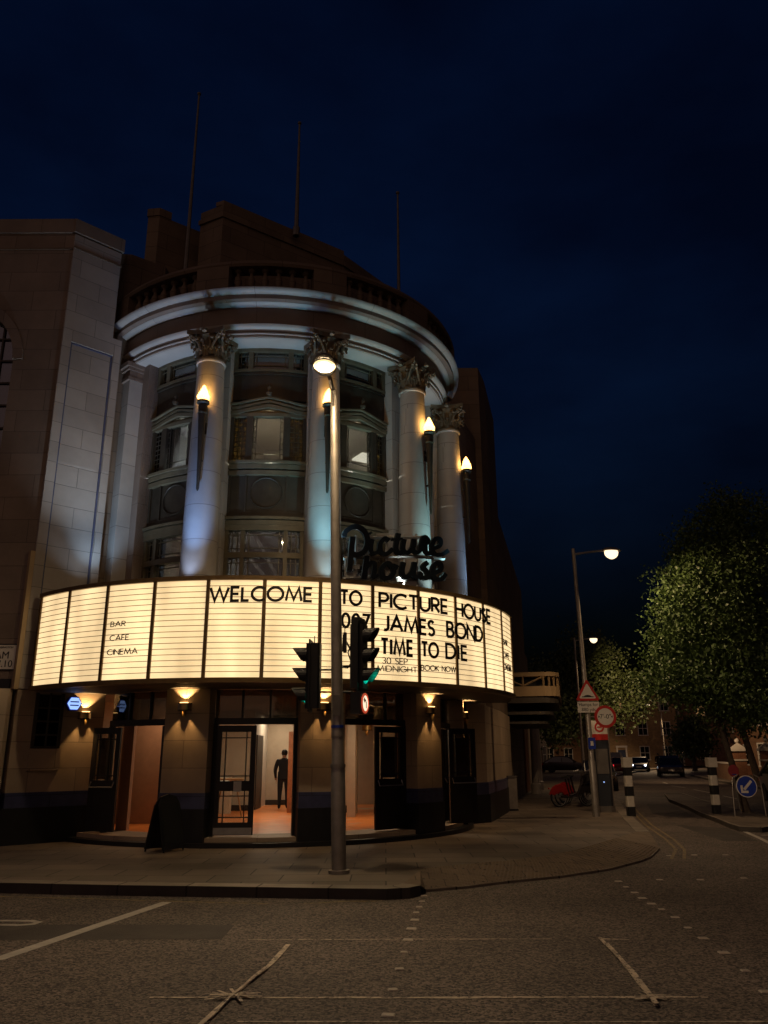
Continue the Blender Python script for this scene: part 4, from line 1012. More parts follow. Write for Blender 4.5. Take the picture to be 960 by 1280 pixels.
# ================================================================== script sign above the marquee
P_ = empty('script_sign', tuple(pol(34, 5.6, 4.86)), 0, 'black brush script sign reading Picture house above the marquee', 'sign')
def sg(u, v, d=0.0):
    s_ = (u - 70) / 775.0; a = 21.1 + 26.8 * s_ - 7.0 * s_ * (1 - s_)
    z0, k0 = 5.99, .00269; z = (1 - s_) * (5.99 - (v - 130) * .00269) + s_ * (6.07 - (v - 240) * .00296)
    p = pol(a, 5.60 + d, z); return (p.x, p.y, p.z)
def smoothp(pts, k=6):
    P = [Vector(p) for p in pts]; out = []
    for i in range(len(P) - 1):
        p0, p1, p2, p3 = P[max(i - 1, 0)], P[i], P[i + 1], P[min(i + 2, len(P) - 1)]
        for j in range(k):
            t = j / k; out.append(.5 * ((2 * p1) + (p2 - p0) * t + (2 * p0 - 5 * p1 + 4 * p2 - p3) * t * t + (3 * p1 - p0 - 3 * p2 + p3) * t ** 3))
    out.append(P[-1]); return out
scr = [([(150, 195), (138, 300), (125, 450)], 42), ([(80, 190), (95, 150), (165, 120), (235, 160), (262, 235), (240, 310), (185, 335), (140, 320)], 40),
 ([(298, 225), (285, 290), (300, 332), (345, 318)], 32), ([(418, 240), (388, 222), (355, 262), (360, 322), (400, 338), (445, 300)], 32),
 ([(488, 185), (468, 290), (488, 334), (520, 312)], 34), ([(438, 232), (515, 226)], 18),
 ([(528, 228), (518, 300), (545, 330), (588, 290), (600, 226)], 32), ([(600, 226), (590, 305), (622, 325), (650, 290)], 30),
 ([(640, 310), (655, 250), (672, 205), (700, 225), (690, 255)], 30), ([(690, 230), (680, 300), (705, 330), (735, 300)], 28),
 ([(735, 290), (790, 260), (795, 215), (755, 215), (730, 270), (748, 325), (800, 328), (858, 290)], 30),
 ([(278, 170), (284, 186)], 28),
 ([(258, 345), (246, 430), (236, 515)], 38), ([(240, 460), (275, 405), (312, 405), (312, 450), (300, 515)], 32), ([(300, 510), (340, 490)], 24),
 ([(440, 430), (405, 405), (365, 445), (375, 505), (420, 510), (450, 470), (440, 425), (480, 440)], 34),
 ([(522, 398), (508, 470), (532, 508), (580, 470), (602, 396)], 34), ([(602, 396), (590, 480), (615, 508), (650, 470)], 32),
 ([(695, 392), (660, 430), (690, 465), (690, 505), (645, 505)], 32), ([(690, 505), (735, 475)], 22),
 ([(735, 472), (790, 440), (792, 398), (755, 398), (730, 452), (745, 505), (790, 510), (832, 465)], 32)]
b = MB()
for pts, t in scr:
    b.stroke([(q.x, q.y) for q in smoothp(pts)], t * .98, sg, .06)
obj('script_letters', b, 'script_black', P_, world=True)
b = MB()
for u0, u1, v in ((90, 850, 348), (90, 850, 500), (250, 700, 205)):
    pts = [sg(u0 + (u1 - u0) * k / 20, v, -.05) for k in range(21)]; b.tube(pts, .035, 4)
for u in (110, 190, 290, 420, 545, 640, 760):
    b.tube([sg(u, 180, -.06), sg(u, 480, -.06), tuple(Vector(sg(u, 480, -.06)) * Vector((1, 1, 0)) + Vector((0, 0, 4.84)))] if False else [sg(u, 180 if u > 150 else 330, -.06), (sg(u, 480, -.06)[0], sg(u, 480, -.06)[1], 4.845)], .025, 4)
obj('support_frame', b, 'white_metal', P_, world=True)
for (u0, u1, v0, v1) in ((100, 190, 455, 500), (150, 215, 400, 432), (340, 430, 175, 190), (440, 640, 505, 530), (560, 720, 335, 352), (400, 460, 425, 450)):
    b = MB(); V = [sg(u0, v0, -.03), sg(u1, v0, -.03), sg(u1, v1, -.03), sg(u0, v1, -.03), sg(u0, v0, -.045), sg(u1, v0, -.045), sg(u1, v1, -.045), sg(u0, v1, -.045)]
    b.add(V, [(3, 2, 1, 0), (4, 5, 6, 7), (0, 1, 5, 4), (1, 2, 6, 5), (2, 3, 7, 6), (3, 0, 4, 7)]); obj('fixing_plate', b, 'white_metal', P_, world=True)

# ================================================================== torch lamps
def torch():
    t = empty('torch_lamp')
    b = MB(); b.lathe([(.012, -2.0), (.03, -1.95), (.05, -1.2), (.085, -.35), (.10, -.12), (.07, -.11), (.075, -.09), (.115, -.07), (.125, -.03), (.13, 0), (.10, .01)], (0, 0, 0), 12)
    for k in range(6): pass
    obj('torch_stem', b, 'bronze_dark', t, smooth=True)
    b = MB(); b.lathe([(.118, -.068), (.135, -.05), (.118, -.032)], (0, 0, 0), 14); b.lathe([(.095, -.30), (.108, -.28), (.095, -.26)], (0, 0, 0), 14); obj('torch_ring', b, 'bronze', t, smooth=True)
    b = MB(); b.tube([(0, 0, -.55), (0, .2, -.55)], .03, 6); obj('wall_bracket', b, 'bronze_dark', t); b = MB(); b.tube([(0, 0, -1.3), (0, .2, -1.3)], .022, 6); obj('wall_bracket', b, 'bronze_dark', t); b = MB(); b.box(-.05, .05, .12, .2, -.7, -.45); obj('bracket_plate', b, 'bronze_dark', t)
    b = MB(); pr = [(.085, .01), (.118, .04), (.125, .09), (.105, .15), (.085, .20), (.07, .25), (.045, .30), (.03, .34), (.0, .38)]
    n = 20; V = []; F = []
    for i, (r, z) in enumerate(pr):
        for k in range(n):
            th = 2 * math.pi * k / n; rr = r * (1 + .16 * math.sin(5 * th + i * .9)); V.append((rr * math.cos(th), rr * math.sin(th), z))
    for i in range(len(pr) - 1):
        for k in range(n): F.append((i * n + k, i * n + (k + 1) % n, (i + 1) * n + (k + 1) % n, (i + 1) * n + k))
    b.add(V, F); obj('flame_shade', b, 'flame_glow', t, smooth=True)
    return t
t0 = torch()
tl = ['flame shaped torch lamp on the leftmost column of the drum', 'flame shaped torch lamp half hidden behind the near street lamp post', 'flame shaped torch lamp on the column right of the script sign', 'flame shaped torch lamp farthest right, beyond the last column']
for i, (a, l) in enumerate(zip((-11.0, 19.3, 50.5, 83.0), tl)):
    o = t0 if i == 0 else copy_tree(t0); o.location = pol(a, 5.06, 8.90); o.rotation_euler = (0, 0, R_(a)); setp(o, l, 'torch lamp', 'torch lamps on the columns')
    light('torch_light', 'POINT', pol(a, 5.08, 9.12), 24, (1.0, .52, .14), .09, parent=o)
# ================================================================== wall sconces
def sconce():
    t = empty('wall_sconce'); b = MB()
    pts = [(.13 * math.cos(x), -.12 * math.sin(x)) for x in np.linspace(0, math.pi, 13)]
    b.prism([(-.13, 0)] + [(-p[0], p[1]) for p in pts[1:-1]] + [(.13, 0)], -.055, .055)
    obj('shade', b, 'brass', t)
    b = MB(); b.prism([(-.14, 0)] + [(-p[0] * 1.08, p[1] * 1.08) for p in pts[1:-1]] + [(.14, 0)], .055, .07); b.prism([(-.14, 0)] + [(-p[0] * 1.08, p[1] * 1.08) for p in pts[1:-1]] + [(.14, 0)], -.07, -.055); obj('rim', b, 'bronze_dark', t)
    b = MB(); b.lathe([(.0, -.20), (.03, -.18), (.045, -.12), (.05, -.075)], (0, -.055, 0), 10); obj('lower_drop', b, 'brass', t, smooth=True)
    b = MB(); b.box(-.07, .07, -.09, -.02, .072, .085); obj('lamp', b, 'sconce_glow', t)
    return t
s0 = sconce()
pz = pier(1.40, 2.53, .025)
sc = [((pz[0], pz[1], 2.53), math.atan2(PN.x, -PN.y), 'brass wall sconce on the pale wall beside the leftmost door', 1),
      (tuple(pol(-12.0, 4.785, 2.62)), R_(-12.0), 'brass wall sconce on the stone pillar left of the open main doorway', 1),
      (tuple(pol(20.2, 4.785, 2.62)), R_(20.2), 'brass wall sconce partly hidden by the left traffic signal', 1),
      (tuple(pol(52.5, 4.785, 2.62)), R_(52.5), 'brass wall sconce on the pillar right of the poster door', 1),
      (tuple(pol(82.0, 4.785, 2.62)), R_(80), 'brass wall sconce on the last pillar beside the side street', 1),
      ((-.48, 21.98, 2.42), 0, 'brass wall sconce inside the lobby through the right doorway', .6)]
for i, (p, rz, l, e) in enumerate(sc):
    o = s0 if i == 0 else copy_tree(s0); o.location = p; o.rotation_euler = (0, 0, rz); setp(o, l, 'wall lamp', 'brass wall sconces round the entrance')
    n = Vector((math.sin(rz), -math.cos(rz), 0)); c = Vector(p)
    light('sconce_light', 'SPOT', c + n * .10 + Vector((0, 0, .09)), 46 * e, (1.0, .60, .24), .02, c + n * .02 + Vector((0, 0, .6)), 100, .35, parent=o)
    light('sconce_light', 'SPOT', c + n * .10 + Vector((0, 0, -.08)), 52 * e, (1.0, .56, .2), .02, c + n * .02 + Vector((0, 0, -.6)), 85, .35, parent=o)
# ================================================================== flagpoles
fl = [((-5.68, 20.0), 13.0, 21.4, 'tall flagpole at the left rising before the stepped attic'), ((-2.64, 20.9), 16.9, 21.1, 'flagpole in the middle standing above the attic wall'), ((.5, 22.0), 12.5, 19.3, 'faint shorter flagpole at the right above the balustrade')]
for (x, y), z0, z1, l in fl:
    t = empty('flagpole', (x, y, z0), 0, l, 'flagpole', 'flagpoles on the cinema roof')
    b = MB(); b.tube([(0, 0, 0), (0, 0, (z1 - z0) * .35), (0, 0, z1 - z0)], [.075, .06, .03], 8); obj('pole', b, 'galv_dark', t, smooth=True)
    b = MB(); b.lathe([(.0, -.03), (.06, 0), (.06, .05), (0, .09)], (0, 0, z1 - z0), 8); obj('finial', b, 'galv_dark', t)
    b = MB(); b.tube([(0, 0, 0), (0, 0, .3)], .11, 8); obj('pole_base', b, 'galv_dark', t)
# hexagonal blue sign, street name plate, blue alarm box
hx = pier(1.12, 2.76, .03)
t = empty('hexagonal_sign', hx, math.atan2(PN.x, -PN.y), 'small glowing blue hexagonal badge sign beside the wall window', 'sign')
b = MB(); hexp = [(.17 * math.cos(R_(60 * k)), .17 * math.sin(R_(60 * k)) * .95) for k in range(6)]; b.vprism(hexp, -.09, 0); obj('case', b, 'sign_blue', t)
b = MB(); b.vprism([(p[0] * .84, p[1] * .84) for p in hexp], -.105, -.091); obj('lit_face', b, 'hex_glow', t)
b = MB()
for z in (-.035, .035): b.box(-.09, .09, -.109, -.1055, z - .012, z + .012)
obj('emblem_bands', b, 'sign_blue', t)
t = empty('street_name_plate', (-8.0, Yf - .02, 3.63), 0, 'white street name plate with black letters on the brown side wall', 'street sign')
b = MB(); b.box(-.65, .62, -.01, .02, -.24, .24); obj('plate', b, 'sign_white', t)
b = MB()
for (x0, x1, z0_, z1_) in ((-.67, .64, .24, .26), (-.67, .64, -.26, -.24), (.62, .64, -.24, .24), (-.67, -.65, -.24, .24)): b.box(x0, x1, -.016, .02, z0_, z1_)
obj('plate_border', b, 'sign_black', t)
text('lettering', 'FULHAM', .20, 'sign_black', t, (.50, -.013, .03), align='RIGHT'); text('lettering', 'ROAD  S.W.10', .19, 'sign_black', t, (.58, -.013, -.14), align='RIGHT')
text('lettering', 'ROYAL BOROUGH OF KENSINGTON', .055, 'sign_black', t, (.56, -.013, .19), align='RIGHT')

# ================================================================== near lamp post with signals
t = empty('street_lamp', (-.66, 12.25, PV), 0, 'tall grey lamp post on the near kerb carrying traffic signals and a lit lantern', 'street lamp')
lean = Matrix.Identity(4); tx = -.17 / 7.4
def lp(z, dx=0, dy=0): return (tx * z + dx, dy, z)
b = MB(); b.tube([lp(0), lp(1.45), lp(1.5), lp(3.4), lp(6.0), lp(7.45)], [.105, .105, .09, .085, .07, .055], 18); obj('pole', b, 'galv', t, smooth=True)
for z0_, z1_, r_ in ((-.01, .05, .15), (1.42, 1.47, .112), (1.85, 1.87, .094)):
    b = MB(); b.tube([lp(z0_), lp(z1_)], r_, 16); obj('collar', b, 'galv', t, smooth=True)
b = MB(); b.tube([lp(1.98), lp(2.02)], .094, 16); obj('green_band', b, 'green_glow' if False else 'sign_blue', t)
b = MB(); b.box(lp(2.3)[0] - .055, lp(2.3)[0] + .055, -.1, -.07, 2.15, 2.45); obj('access_hatch', b, 'galv_dark', t)
b = MB(); b.tube([lp(7.43), lp(7.5, -.03, -.12), lp(7.56, -.06, -.42), lp(7.55, -.08, -.7)], .035, 8); b.tube([lp(7.1, 0, 0), lp(7.5, -.05, -.38)], .018, 6); obj('bracket_arm', b, 'galv_dark', t, smooth=True)
hd = Vector(lp(7.44, -.09, -.92))
b = MB(); b.m = Matrix.Translation(hd) @ Matrix.Diagonal((.62, 1.25, 1, 1)); b.lathe([(.0, .14), (.16, .12), (.27, .05), (.30, .0), (.27, -.01)], (0, 0, 0), 18); ln_ = obj('lantern', b, 'galv_dark', t, smooth=True)
b = MB(); b.m = Matrix.Translation(hd) @ Matrix.Diagonal((.66, .86, 1, 1)); b.lathe([(.185, -.030), (.16, -.048), (.09, -.062), (.0, -.066)], (0, 0, 0), 18); obj('lens', b, 'lamp_glow', ln_, smooth=True)
b = MB(); b.m = Matrix.Translation(hd) @ Matrix.Diagonal((.66, .86, 1, 1)); b.lathe([(.265, -.010), (.25, -.022), (.188, -.030)], (0, 0, 0), 18); obj('lens_rim', b, 'rim_glow', ln_, smooth=True)
HW = Vector((-.66, 12.25, PV)) + hd
light('street_lamp_light', 'SPOT', HW + Vector((0, -.05, -.10)), 420, (1.0, .72, .44), .012, HW + Vector((.4, -5.2, -7.2)), 76, 1.0, parent=t)
light('street_lamp_light', 'SPOT', HW + Vector((.05, 0, -.10)), 1000, (1.0, .72, .44), .012, HW + Vector((7.4, 9.0, -6.0)), 44, 1.0, parent=t)

def signal(name, aspects, lit, loc, rz, label, extra=None):
    t = empty(name, loc, rz, label, 'traffic light')
    h = .30 * aspects + .06
    b = MB(); b.prism([(-.13, .0), (-.10, -.05), (.10, -.05), (.13, 0), (.13, .13), (.10, .16), (-.10, .16), (-.13, .13)], 0, h); obj('signal_case', b, 'signal_black', t)
    b = MB(); b.box(-.19, .19, .0, .02, -.05, h + .05); obj('backing_board', b, 'signal_black', t)
    for k in range(aspects):
        z = .18 + .30 * k
        v = MB(); n = 14
        R1, R2 = .125, .115
        for q in range(n):
            th0, th1 = R_(-35 + 250 * q / n), R_(-35 + 250 * (q + 1) / n)
            def dep(th): return -.07 - .20 * (0.55 + .45 * math.sin(th))
            V = []
            for th in (th0, th1):
                for rr in (R1, R2):
                    for y in (-.045, dep(th)): V.append((rr * math.cos(th), y, z + rr * math.sin(th)))
            v.add(V, [(0, 1, 5, 4), (2, 6, 7, 3), (1, 3, 7, 5), (0, 4, 6, 2)])
        obj('visor', v, 'signal_black', t, smooth=False)
        l = MB(); l.m = Matrix.Translation((0, -.052, z)) @ Matrix.Rotation(math.pi / 2, 4, 'X'); l.lathe([(.11, 0), (.09, .02), (.05, .03), (0, .034)], (0, 0, 0), 16)
        obj('lens', l, 'green_glow' if (lit and k == 0) else 'signal_black', t, smooth=True)
    if lit:
        p = Matrix.Translation(loc) @ Matrix.Rotation(rz, 4, 'Z') @ Vector((0, -.14, .18)); light('signal_light', 'POINT', p, 1.3, (.0, .9, .55), .05, parent=t)
    return t
p1 = Vector((-.66 + lp(2.9)[0], 12.25, PV))
sL = signal('traffic_light', 3, True, (-1.13, 12.25, 2.38), R_(-93), 'three-aspect traffic signal on the left of the lamp post, visors turned left')
sR = signal('traffic_light', 3, True, (-.34, 12.2, 2.66), R_(71), 'taller traffic signal right of the lamp post above a red ringed panel')
b = MB(); b.box(-.17, .17, -.04, .12, -.37, -.055); obj('sign_box', b, 'signal_black', sR); b = MB(); b.prism([(-.13, 0), (.13, 0), (.13, .12), (-.13, .12)], .96, 1.06); obj('signal_cap', b, 'signal_black', sR)
b = MB(); b.m = Matrix.Translation((0, -.042, -.21)) @ Matrix.Rotation(math.pi / 2, 4, 'X'); b.lathe([(.148, 0), (.148, .012), (.115, .014), (.115, .0)], (0, 0, 0), 24); obj('red_ring', b, 'ring_glow', sR)
b = MB(); b.m = Matrix.Translation((0, -.042, -.21)) @ Matrix.Rotation(math.pi / 2, 4, 'X'); b.lathe([(.114, 0), (.114, .008), (0, .009)], (0, 0, 0), 24); obj('lit_disc', b, 'nosign_glow', sR)
b = MB(); b.stroke([(.03, -.07), (.03, .01), (.0, .045), (-.05, .045)], .024, lambda x, y, d: (x, -.053 - d, -.21 + y), .004); b.stroke([(-.03, .08), (-.065, .045), (-.03, .01)], .02, lambda x, y, d: (x, -.053 - d, -.21 + y), .004); obj('arrow', b, 'sign_black', sR)
# brackets + cable
b = MB()
for z in (2.95, 2.62): b.tube([(p1.x - .05, 12.25, z), (-1.0, 12.25, z)], .016, 6)
b.tube([(-1.07, 12.25, 3.2), (-1.07, 12.25, 3.46)], .008, 5)
t2 = obj('signal_bracket', b, 'signal_black', sL, world=True)
b = MB()
for z in (3.0, 2.62): b.tube([(p1.x + .05, 12.25, z), (-.48, 12.22, z)], .018, 6)
b.tube([(p1.x + .07, 12.2, 2.98), (p1.x + .17, 12.2, 2.97), (p1.x + .22, 12.2, 3.05), (p1.x + .17, 12.2, 3.2), (p1.x + .22, 12.2, 3.32), (-.46, 12.2, 3.35)], .012, 6)
b.box(p1.x + .10, p1.x + .15, 12.15, 12.25, 3.2, 3.5); b.tube([(p1.x + .12, 12.2, 3.5), (p1.x + .12, 12.2, 3.62)], .007, 5)
obj('signal_bracket', b, 'signal_black', sR, world=True)

# ================================================================== far street lamps
def lamp_post(loc, h, arm, rz, label, glow, energy, spotcol=(1, .66, .36), cone=160, glow_r=.16, lean=0.0, wing=None):
    t = empty('street_lamp', loc, rz, label, 'street lamp', 'street lamps along the side street')
    k = lean
    b = MB(); b.tube([(0, 0, 0), (k * 1.4, 0, 1.4), (k * 1.45, 0, 1.45), (k * h, 0, h)], [.095, .095, .075, .05], 14); obj('pole', b, 'galv', t, smooth=True)
    b = MB(); b.tube([(k * h, 0, h - .05), (k * h + arm * .4, 0, h + .02), (k * h + arm, 0, h + .10)], [.035, .03, .03], 8); b.tube([(k * h, 0, h - .02), (k * h, 0, h + .12)], .055, 8); obj('arm', b, 'galv', t, smooth=True)
    b = MB(); c = (k * h + arm + .22, 0, h + .10); b.m = Matrix.Translation(c) @ Matrix.Diagonal((1.5, .8, 1, 1)); b.lathe([(0, .10), (.13, .08), (.2, .02), (.2, -.01)], (0, 0, 0), 14); ln = obj('lantern', b, 'galv_dark', t, smooth=True)
    b = MB(); b.m = Matrix.Translation(c) @ Matrix.Diagonal((1.3, .8, 1, 1)); b.lathe([(.15, .02), (.165, -.06), (.15, -.14), (.10, -.21), (.04, -.25), (0, -.26)], (0, 0, 0), 14); obj('lens', b, glow, ln, smooth=True)
    if energy:
        cw = Matrix.Translation(loc) @ Matrix.Rotation(rz, 4, 'Z') @ Vector(c)
        light('street_lamp_light', 'SPOT', cw + Vector((0, 0, -.34)), energy, spotcol, .012, cw + Vector((2.6 * math.cos(rz), 2.6 * math.sin(rz), -5.2)), cone, .4, parent=t)
        if wing: light('street_lamp_light', 'SPOT', cw + Vector((.1, 0, -.30)), wing[0], spotcol, .012, wing[1], wing[2], .8, parent=t)  # extra beam added at the lantern to brighten the brick houses
    return t
lamp_post((5.63, 22.8, PV), 7.25, .95, R_(8), 'leaning lamp post with three road signs by the bicycles', 'lamp_glow_warm', 430, cone=155, lean=-.012)
lamp_post((10.3, 43.6, PV), 7.55, .85, R_(5), 'lamp post half hidden in the dark tree behind the signs', 'lamp_glow_far', 420, wing=(6500, (26, 62, 2.5), 62))
lamp_post((33.5, 100, PV), 7.3, 1.3, R_(180), 'slim lamp post facing left, tallest of the distant pair', 'lamp_glow_far', 2200)
lamp_post((40.0, 128, PV), 7.0, 1.3, R_(180), 'slim distant lamp post left of the taller one', 'lamp_glow_far', 2200)

# ---- signs on the right lamp post
def tri_prism(mb, r, y0, y1, zc):
    P = []
    for k in range(3):
        c = R_(90 + 120 * k)
        for j in (-1, 0, 1): P.append((r * math.cos(c) * .90 + .10 * r * math.cos(c + j * 1.0), zc + r * math.sin(c) * .90 + .10 * r * math.sin(c + j * 1.0)))
    mb.vprism(P, y0, y1)
pxx = 5.60
t = empty('warning_sign', (pxx, 22.65, 3.33), R_(2), 'red bordered triangular road hump sign on the leaning lamp post', 'road sign')
b = MB(); tri_prism(b, .36, -.012, 0, 0); obj('red_border', b, 'sign_red', t)
b = MB(); tri_prism(b, .255, -.016, -.0125, 0); obj('white_face', b, 'sign_white', t)
b = MB(); b.vprism([(.165, -.105), (.165, -.085), (.11, -.08), (.07, -.055), (0, -.04), (-.07, -.055), (-.11, -.08), (-.165, -.085), (-.165, -.105)][::-1], -.019, -.0165); obj('hump_symbol', b, 'sign_black', t)
t = empty('sign_plate', (pxx + .0, 22.65, 2.96), R_(2), 'white rectangular plate reading Humps for 880 yds under the triangle', 'road sign')
b = MB(); b.box(-.30, .30, -.012, 0, -.145, .145); obj('plate', b, 'sign_white', t)
text('lettering', 'Humps for', .125, 'sign_black', t, (0, -.015, .065)); text('lettering', '880 yds', .125, 'sign_black', t, (0, -.015, -.07))
t = empty('width_limit_sign', (6.03, 22.6, 2.70), R_(2), 'round red ringed width limit sign reading 7 feet', 'road sign')
def disc(mb, r, y0, y1, n=32, c=(0, 0)): mb.vprism([(c[0] + r * math.cos(2 * math.pi * k / n), c[1] + r * math.sin(2 * math.pi * k / n)) for k in range(n)], y0, y1)
b = MB(); disc(b, .30, -.012, 0); obj('red_ring', b, 'sign_red', t)
b = MB(); disc(b, .225, -.016, -.0125); obj('white_face', b, 'sign_white', t)
text('lettering', "7'-0\"", .17, 'sign_black', t, (0, -.019, 0))
b = MB()
for s_ in (-1, 1): b.vprism([(s_ * .195, .035), (s_ * .15, 0), (s_ * .195, -.035)][::-s_], -.019, -.0165)
obj('side_arrows', b, 'sign_black', t)
b = MB(); b.box(-.42, .0, .0, .02, -.015, .015); obj('clamp', b, 'galv', t)
t = empty('blue_notice', (5.62, 22.68, 2.0), R_(2), 'small blue notice strapped round the leaning lamp post', 'notice')
b = MB(); b.box(-.10, .10, -.03, -.02, -.15, .15); obj('panel', b, 'sign_blue', t); b = MB(); b.box(-.04, .04, -.034, -.0305, -.06, .06); obj('symbol', b, 'sign_white', t)

# ================================================================== hire totem, bikes, bollards
t = empty('hire_totem', (6.38, 24.7, PV), R_(3), 'slim cycle hire totem with red roundel panel behind the lamp post', 'totem')
b = MB(); b.box(-.27, .27, -.06, .08, 0, .16); obj('base', b, 'galv_dark', t)
b = MB(); b.box(-.22, .22, -.05, .05, .16, 2.05); obj('body', b, 'totem_body', t)
b = MB(); b.box(.225, .26, -.06, .06, .16, 2.6); obj('side_edge', b, 'galv', t)
b = MB(); b.box(-.18, .18, -.056, -.051, 1.05, 1.75); obj('map_panel', b, 'galv_dark', t)
b = MB(); b.box(-.25, .224, -.05, .05, 2.06, 2.56); obj('white_panel', b, 'sign_white', t)
b = MB(); b.box(-.25, .224, -.055, -.051, 2.0, 2.17); obj('red_band', b, 'sign_red', t)
b = MB(); ring = [(.12 * math.cos(x), .12 * math.sin(x)) for x in np.linspace(0, 2 * math.pi, 29)]; b.stroke(ring, .05, lambda x, y, d: (x - .01, -.052 - d, 2.37 + y), .004); b.box(-.08, .06, -.056, -.0525, 2.35, 2.39); obj('roundel', b, 'sign_red', t)
b = MB(); disc(b, .018, -.056, -.0515, 10, (0, .82)); obj('status_lamp', b, 'hex_glow', t)
def bike():
    t = empty('hire_bicycle')
    for y, nm in ((-.52, 'wheel'), (.52, 'wheel')):
        b = MB(); c = Vector((0, y, .33))
        b.tube([c + Vector((0, .30 * math.cos(x), .30 * math.sin(x))) for x in np.linspace(0, 2 * math.pi, 25)], .022, 6); w_ = obj('wheel', b, 'rubber', t, smooth=True)
        b = MB(); b.tube([c + Vector((0, .27 * math.cos(x), .27 * math.sin(x))) for x in np.linspace(0, 2 * math.pi, 25)], .010, 5)
        for k in range(12): x = k * math.pi / 6; b.tube([c, c + Vector((0, .27 * math.cos(x), .27 * math.sin(x)))], .003, 3)
        b.tube([c - Vector((.05, 0, 0)), c + Vector((.05, 0, 0))], .025, 8); obj('rim', b, 'steel', w_)
        b = MB(); n = 12
        for sgn in (-1, 1):
            pts = [(y + .34 * math.cos(R_(x)), .33 + .34 * math.sin(R_(x))) for x in np.linspace(15, 165, n)]
            pin = [(y + .18 * math.cos(R_(x)), .33 + .16 * math.sin(R_(x))) for x in np.linspace(165, 15, n)]
            poly = pts + pin
            b.add([(sgn * .045, p[0], p[1]) for p in poly] + [(sgn * .040, p[0], p[1]) for p in poly], [tuple(range(len(poly))), tuple(range(2 * len(poly) - 1, len(poly) - 1, -1))])
        b.tube([(0, y + .34 * math.cos(R_(x)), .33 + .34 * math.sin(R_(x))) for x in np.linspace(0, 170, 12)], .03, 6)
        obj('mudguard', b, 'bike_red' if y < 0 else 'car_dark', t)
    b = MB(); b.tube([(0, -.52, .33), (0, -.12, .32), (0, .12, .30), (0, .42, .85)], .035, 8); b.tube([(0, -.12, .32), (0, -.25, .85)], .025, 8); b.tube([(0, .52, .33), (0, .40, .95)], .025, 8); obj('frame', b, 'car_dark', t, smooth=True)
    b = MB(); b.m = Matrix.Translation((0, -.27, .90)) @ Matrix.Diagonal((1, 1.4, .5, 1)); b.lathe([(0, -.05), (.08, -.04), (.1, 0), (.08, .05), (0, .06)], (0, 0, 0), 10); obj('saddle', b, 'rubber', t, smooth=True)
    b = MB(); b.tube([(-.3, .28, 1.08), (-.2, .38, 1.06), (0, .40, 1.0), (.2, .38, 1.06), (.3, .28, 1.08)], .016, 6); b.tube([(0, .40, .9), (0, .4, 1.0)], .02, 6); obj('handlebar', b, 'steel', t, smooth=True)
    b = MB(); b.box(-.15, .15, .45, .62, .78, .95); obj('front_rack', b, 'rubber', t)
    b = MB(); b.tube([(-.12, .0, .3), (.12, .0, .3)], .02, 6); b.box(-.16, -.09, .09, .19, .20, .22); b.box(.09, .16, -.19, -.09, .38, .40); b.lathe([(0, -.01), (.09, -.01), (.09, .01), (0, .01)], (.05, 0, .3), 12); obj('crank', b, 'steel', t)
    b = MB(); b.box(-.03, .03, -.90, -.87, .55, .6); obj('rear_lamp', b, 'sign_red', t)
    return t
b0_ = bike()
bl = ['red hire bicycle nearest the pavement edge, its red mudguard facing out', 'red hire bicycle second in the row, behind the nearest one', 'red hire bicycle third in the docked row', 'red hire bicycle farthest back in the docked row']
for i, (x, y, rz) in enumerate(((5.95, 26.9, 68), (6.2, 27.7, 64), (6.45, 28.5, 60), (6.65, 29.3, 66))):
    o = b0_ if i == 0 else copy_tree(b0_); o.location = (x, y, PV); o.rotation_euler = (0, 0, R_(-rz)); setp(o, bl[i], 'bicycle', 'hire bicycles docked on the pavement')
def bollard(loc, label, cap=False):
    t = empty('bollard', loc, 0, label, 'bollard', 'banded width restriction bollards'); z = 0; r = .105
    for k, h in enumerate((.24, .27, .25, .27, .22) if not cap else (.18, .27, .25, .27, .22)):
        b = MB(); b.prism([(-r, -r * .7), (-r * .7, -r), (r * .7, -r), (r, -r * .7), (r, r * .7), (r * .7, r), (-r * .7, r), (-r, r * .7)], z, z + h); obj('band', b, 'signal_black' if k % 2 == 0 else 'bollard_white', t); z += h
    b = MB(); r2 = .125; b.prism([(-r2, -r2), (r2, -r2), (r2, r2), (-r2, r2)], z, z + .26); b.box(-.05, .05, -r2 - .006, -r2 + .01, z + .08, z + .18); obj('cap', b, 'bollard_white', t)
    return t
bollard((6.62, 23.0, PV), 'black and white banded bollard on the left kerb beside the totem')
bollard((9.32, 24.0, .10), 'black and white banded bollard with square cap on the traffic island')
# keep left sign in its frame + back of a red disc sign
t = empty('keep_left_sign', (9.85, 23.05, .10), 0, 'round blue keep left arrow sign in a steel hoop frame', 'road sign')
b = MB(); b.tube([(-.42, 0, 0), (-.40, 0, .7), (-.37, 0, .98), (-.22, 0, 1.06)], .018, 6); b.tube([(.42, 0, 0), (.40, 0, .7), (.37, 0, .98), (.22, 0, 1.06)], .018, 6); obj('hoop_frame', b, 'galv', t, smooth=True)
b = MB(); disc(b, .285, -.03, -.018, c=(-.02, .76)); obj('white_rim', b, 'sign_white', t)
b = MB(); disc(b, .262, -.034, -.0305, c=(-.02, .76)); obj('blue_face', b, 'sign_blue', t)
b = MB(); fn = lambda x, y, d: (x - .02, -.036 - d, .76 + y)
b.stroke([(.14, .14), (-.08, -.08)], .07, fn, .003); b.stroke([(-.14, .03), (-.14, -.14), (.03, -.14)], .06, fn, .004); obj('arrow', b, 'sign_white', t)
t = empty('red_disc_sign', (10.12, 24.3, .10), R_(12), 'small red round sign leaning behind the blue arrow sign', 'road sign')
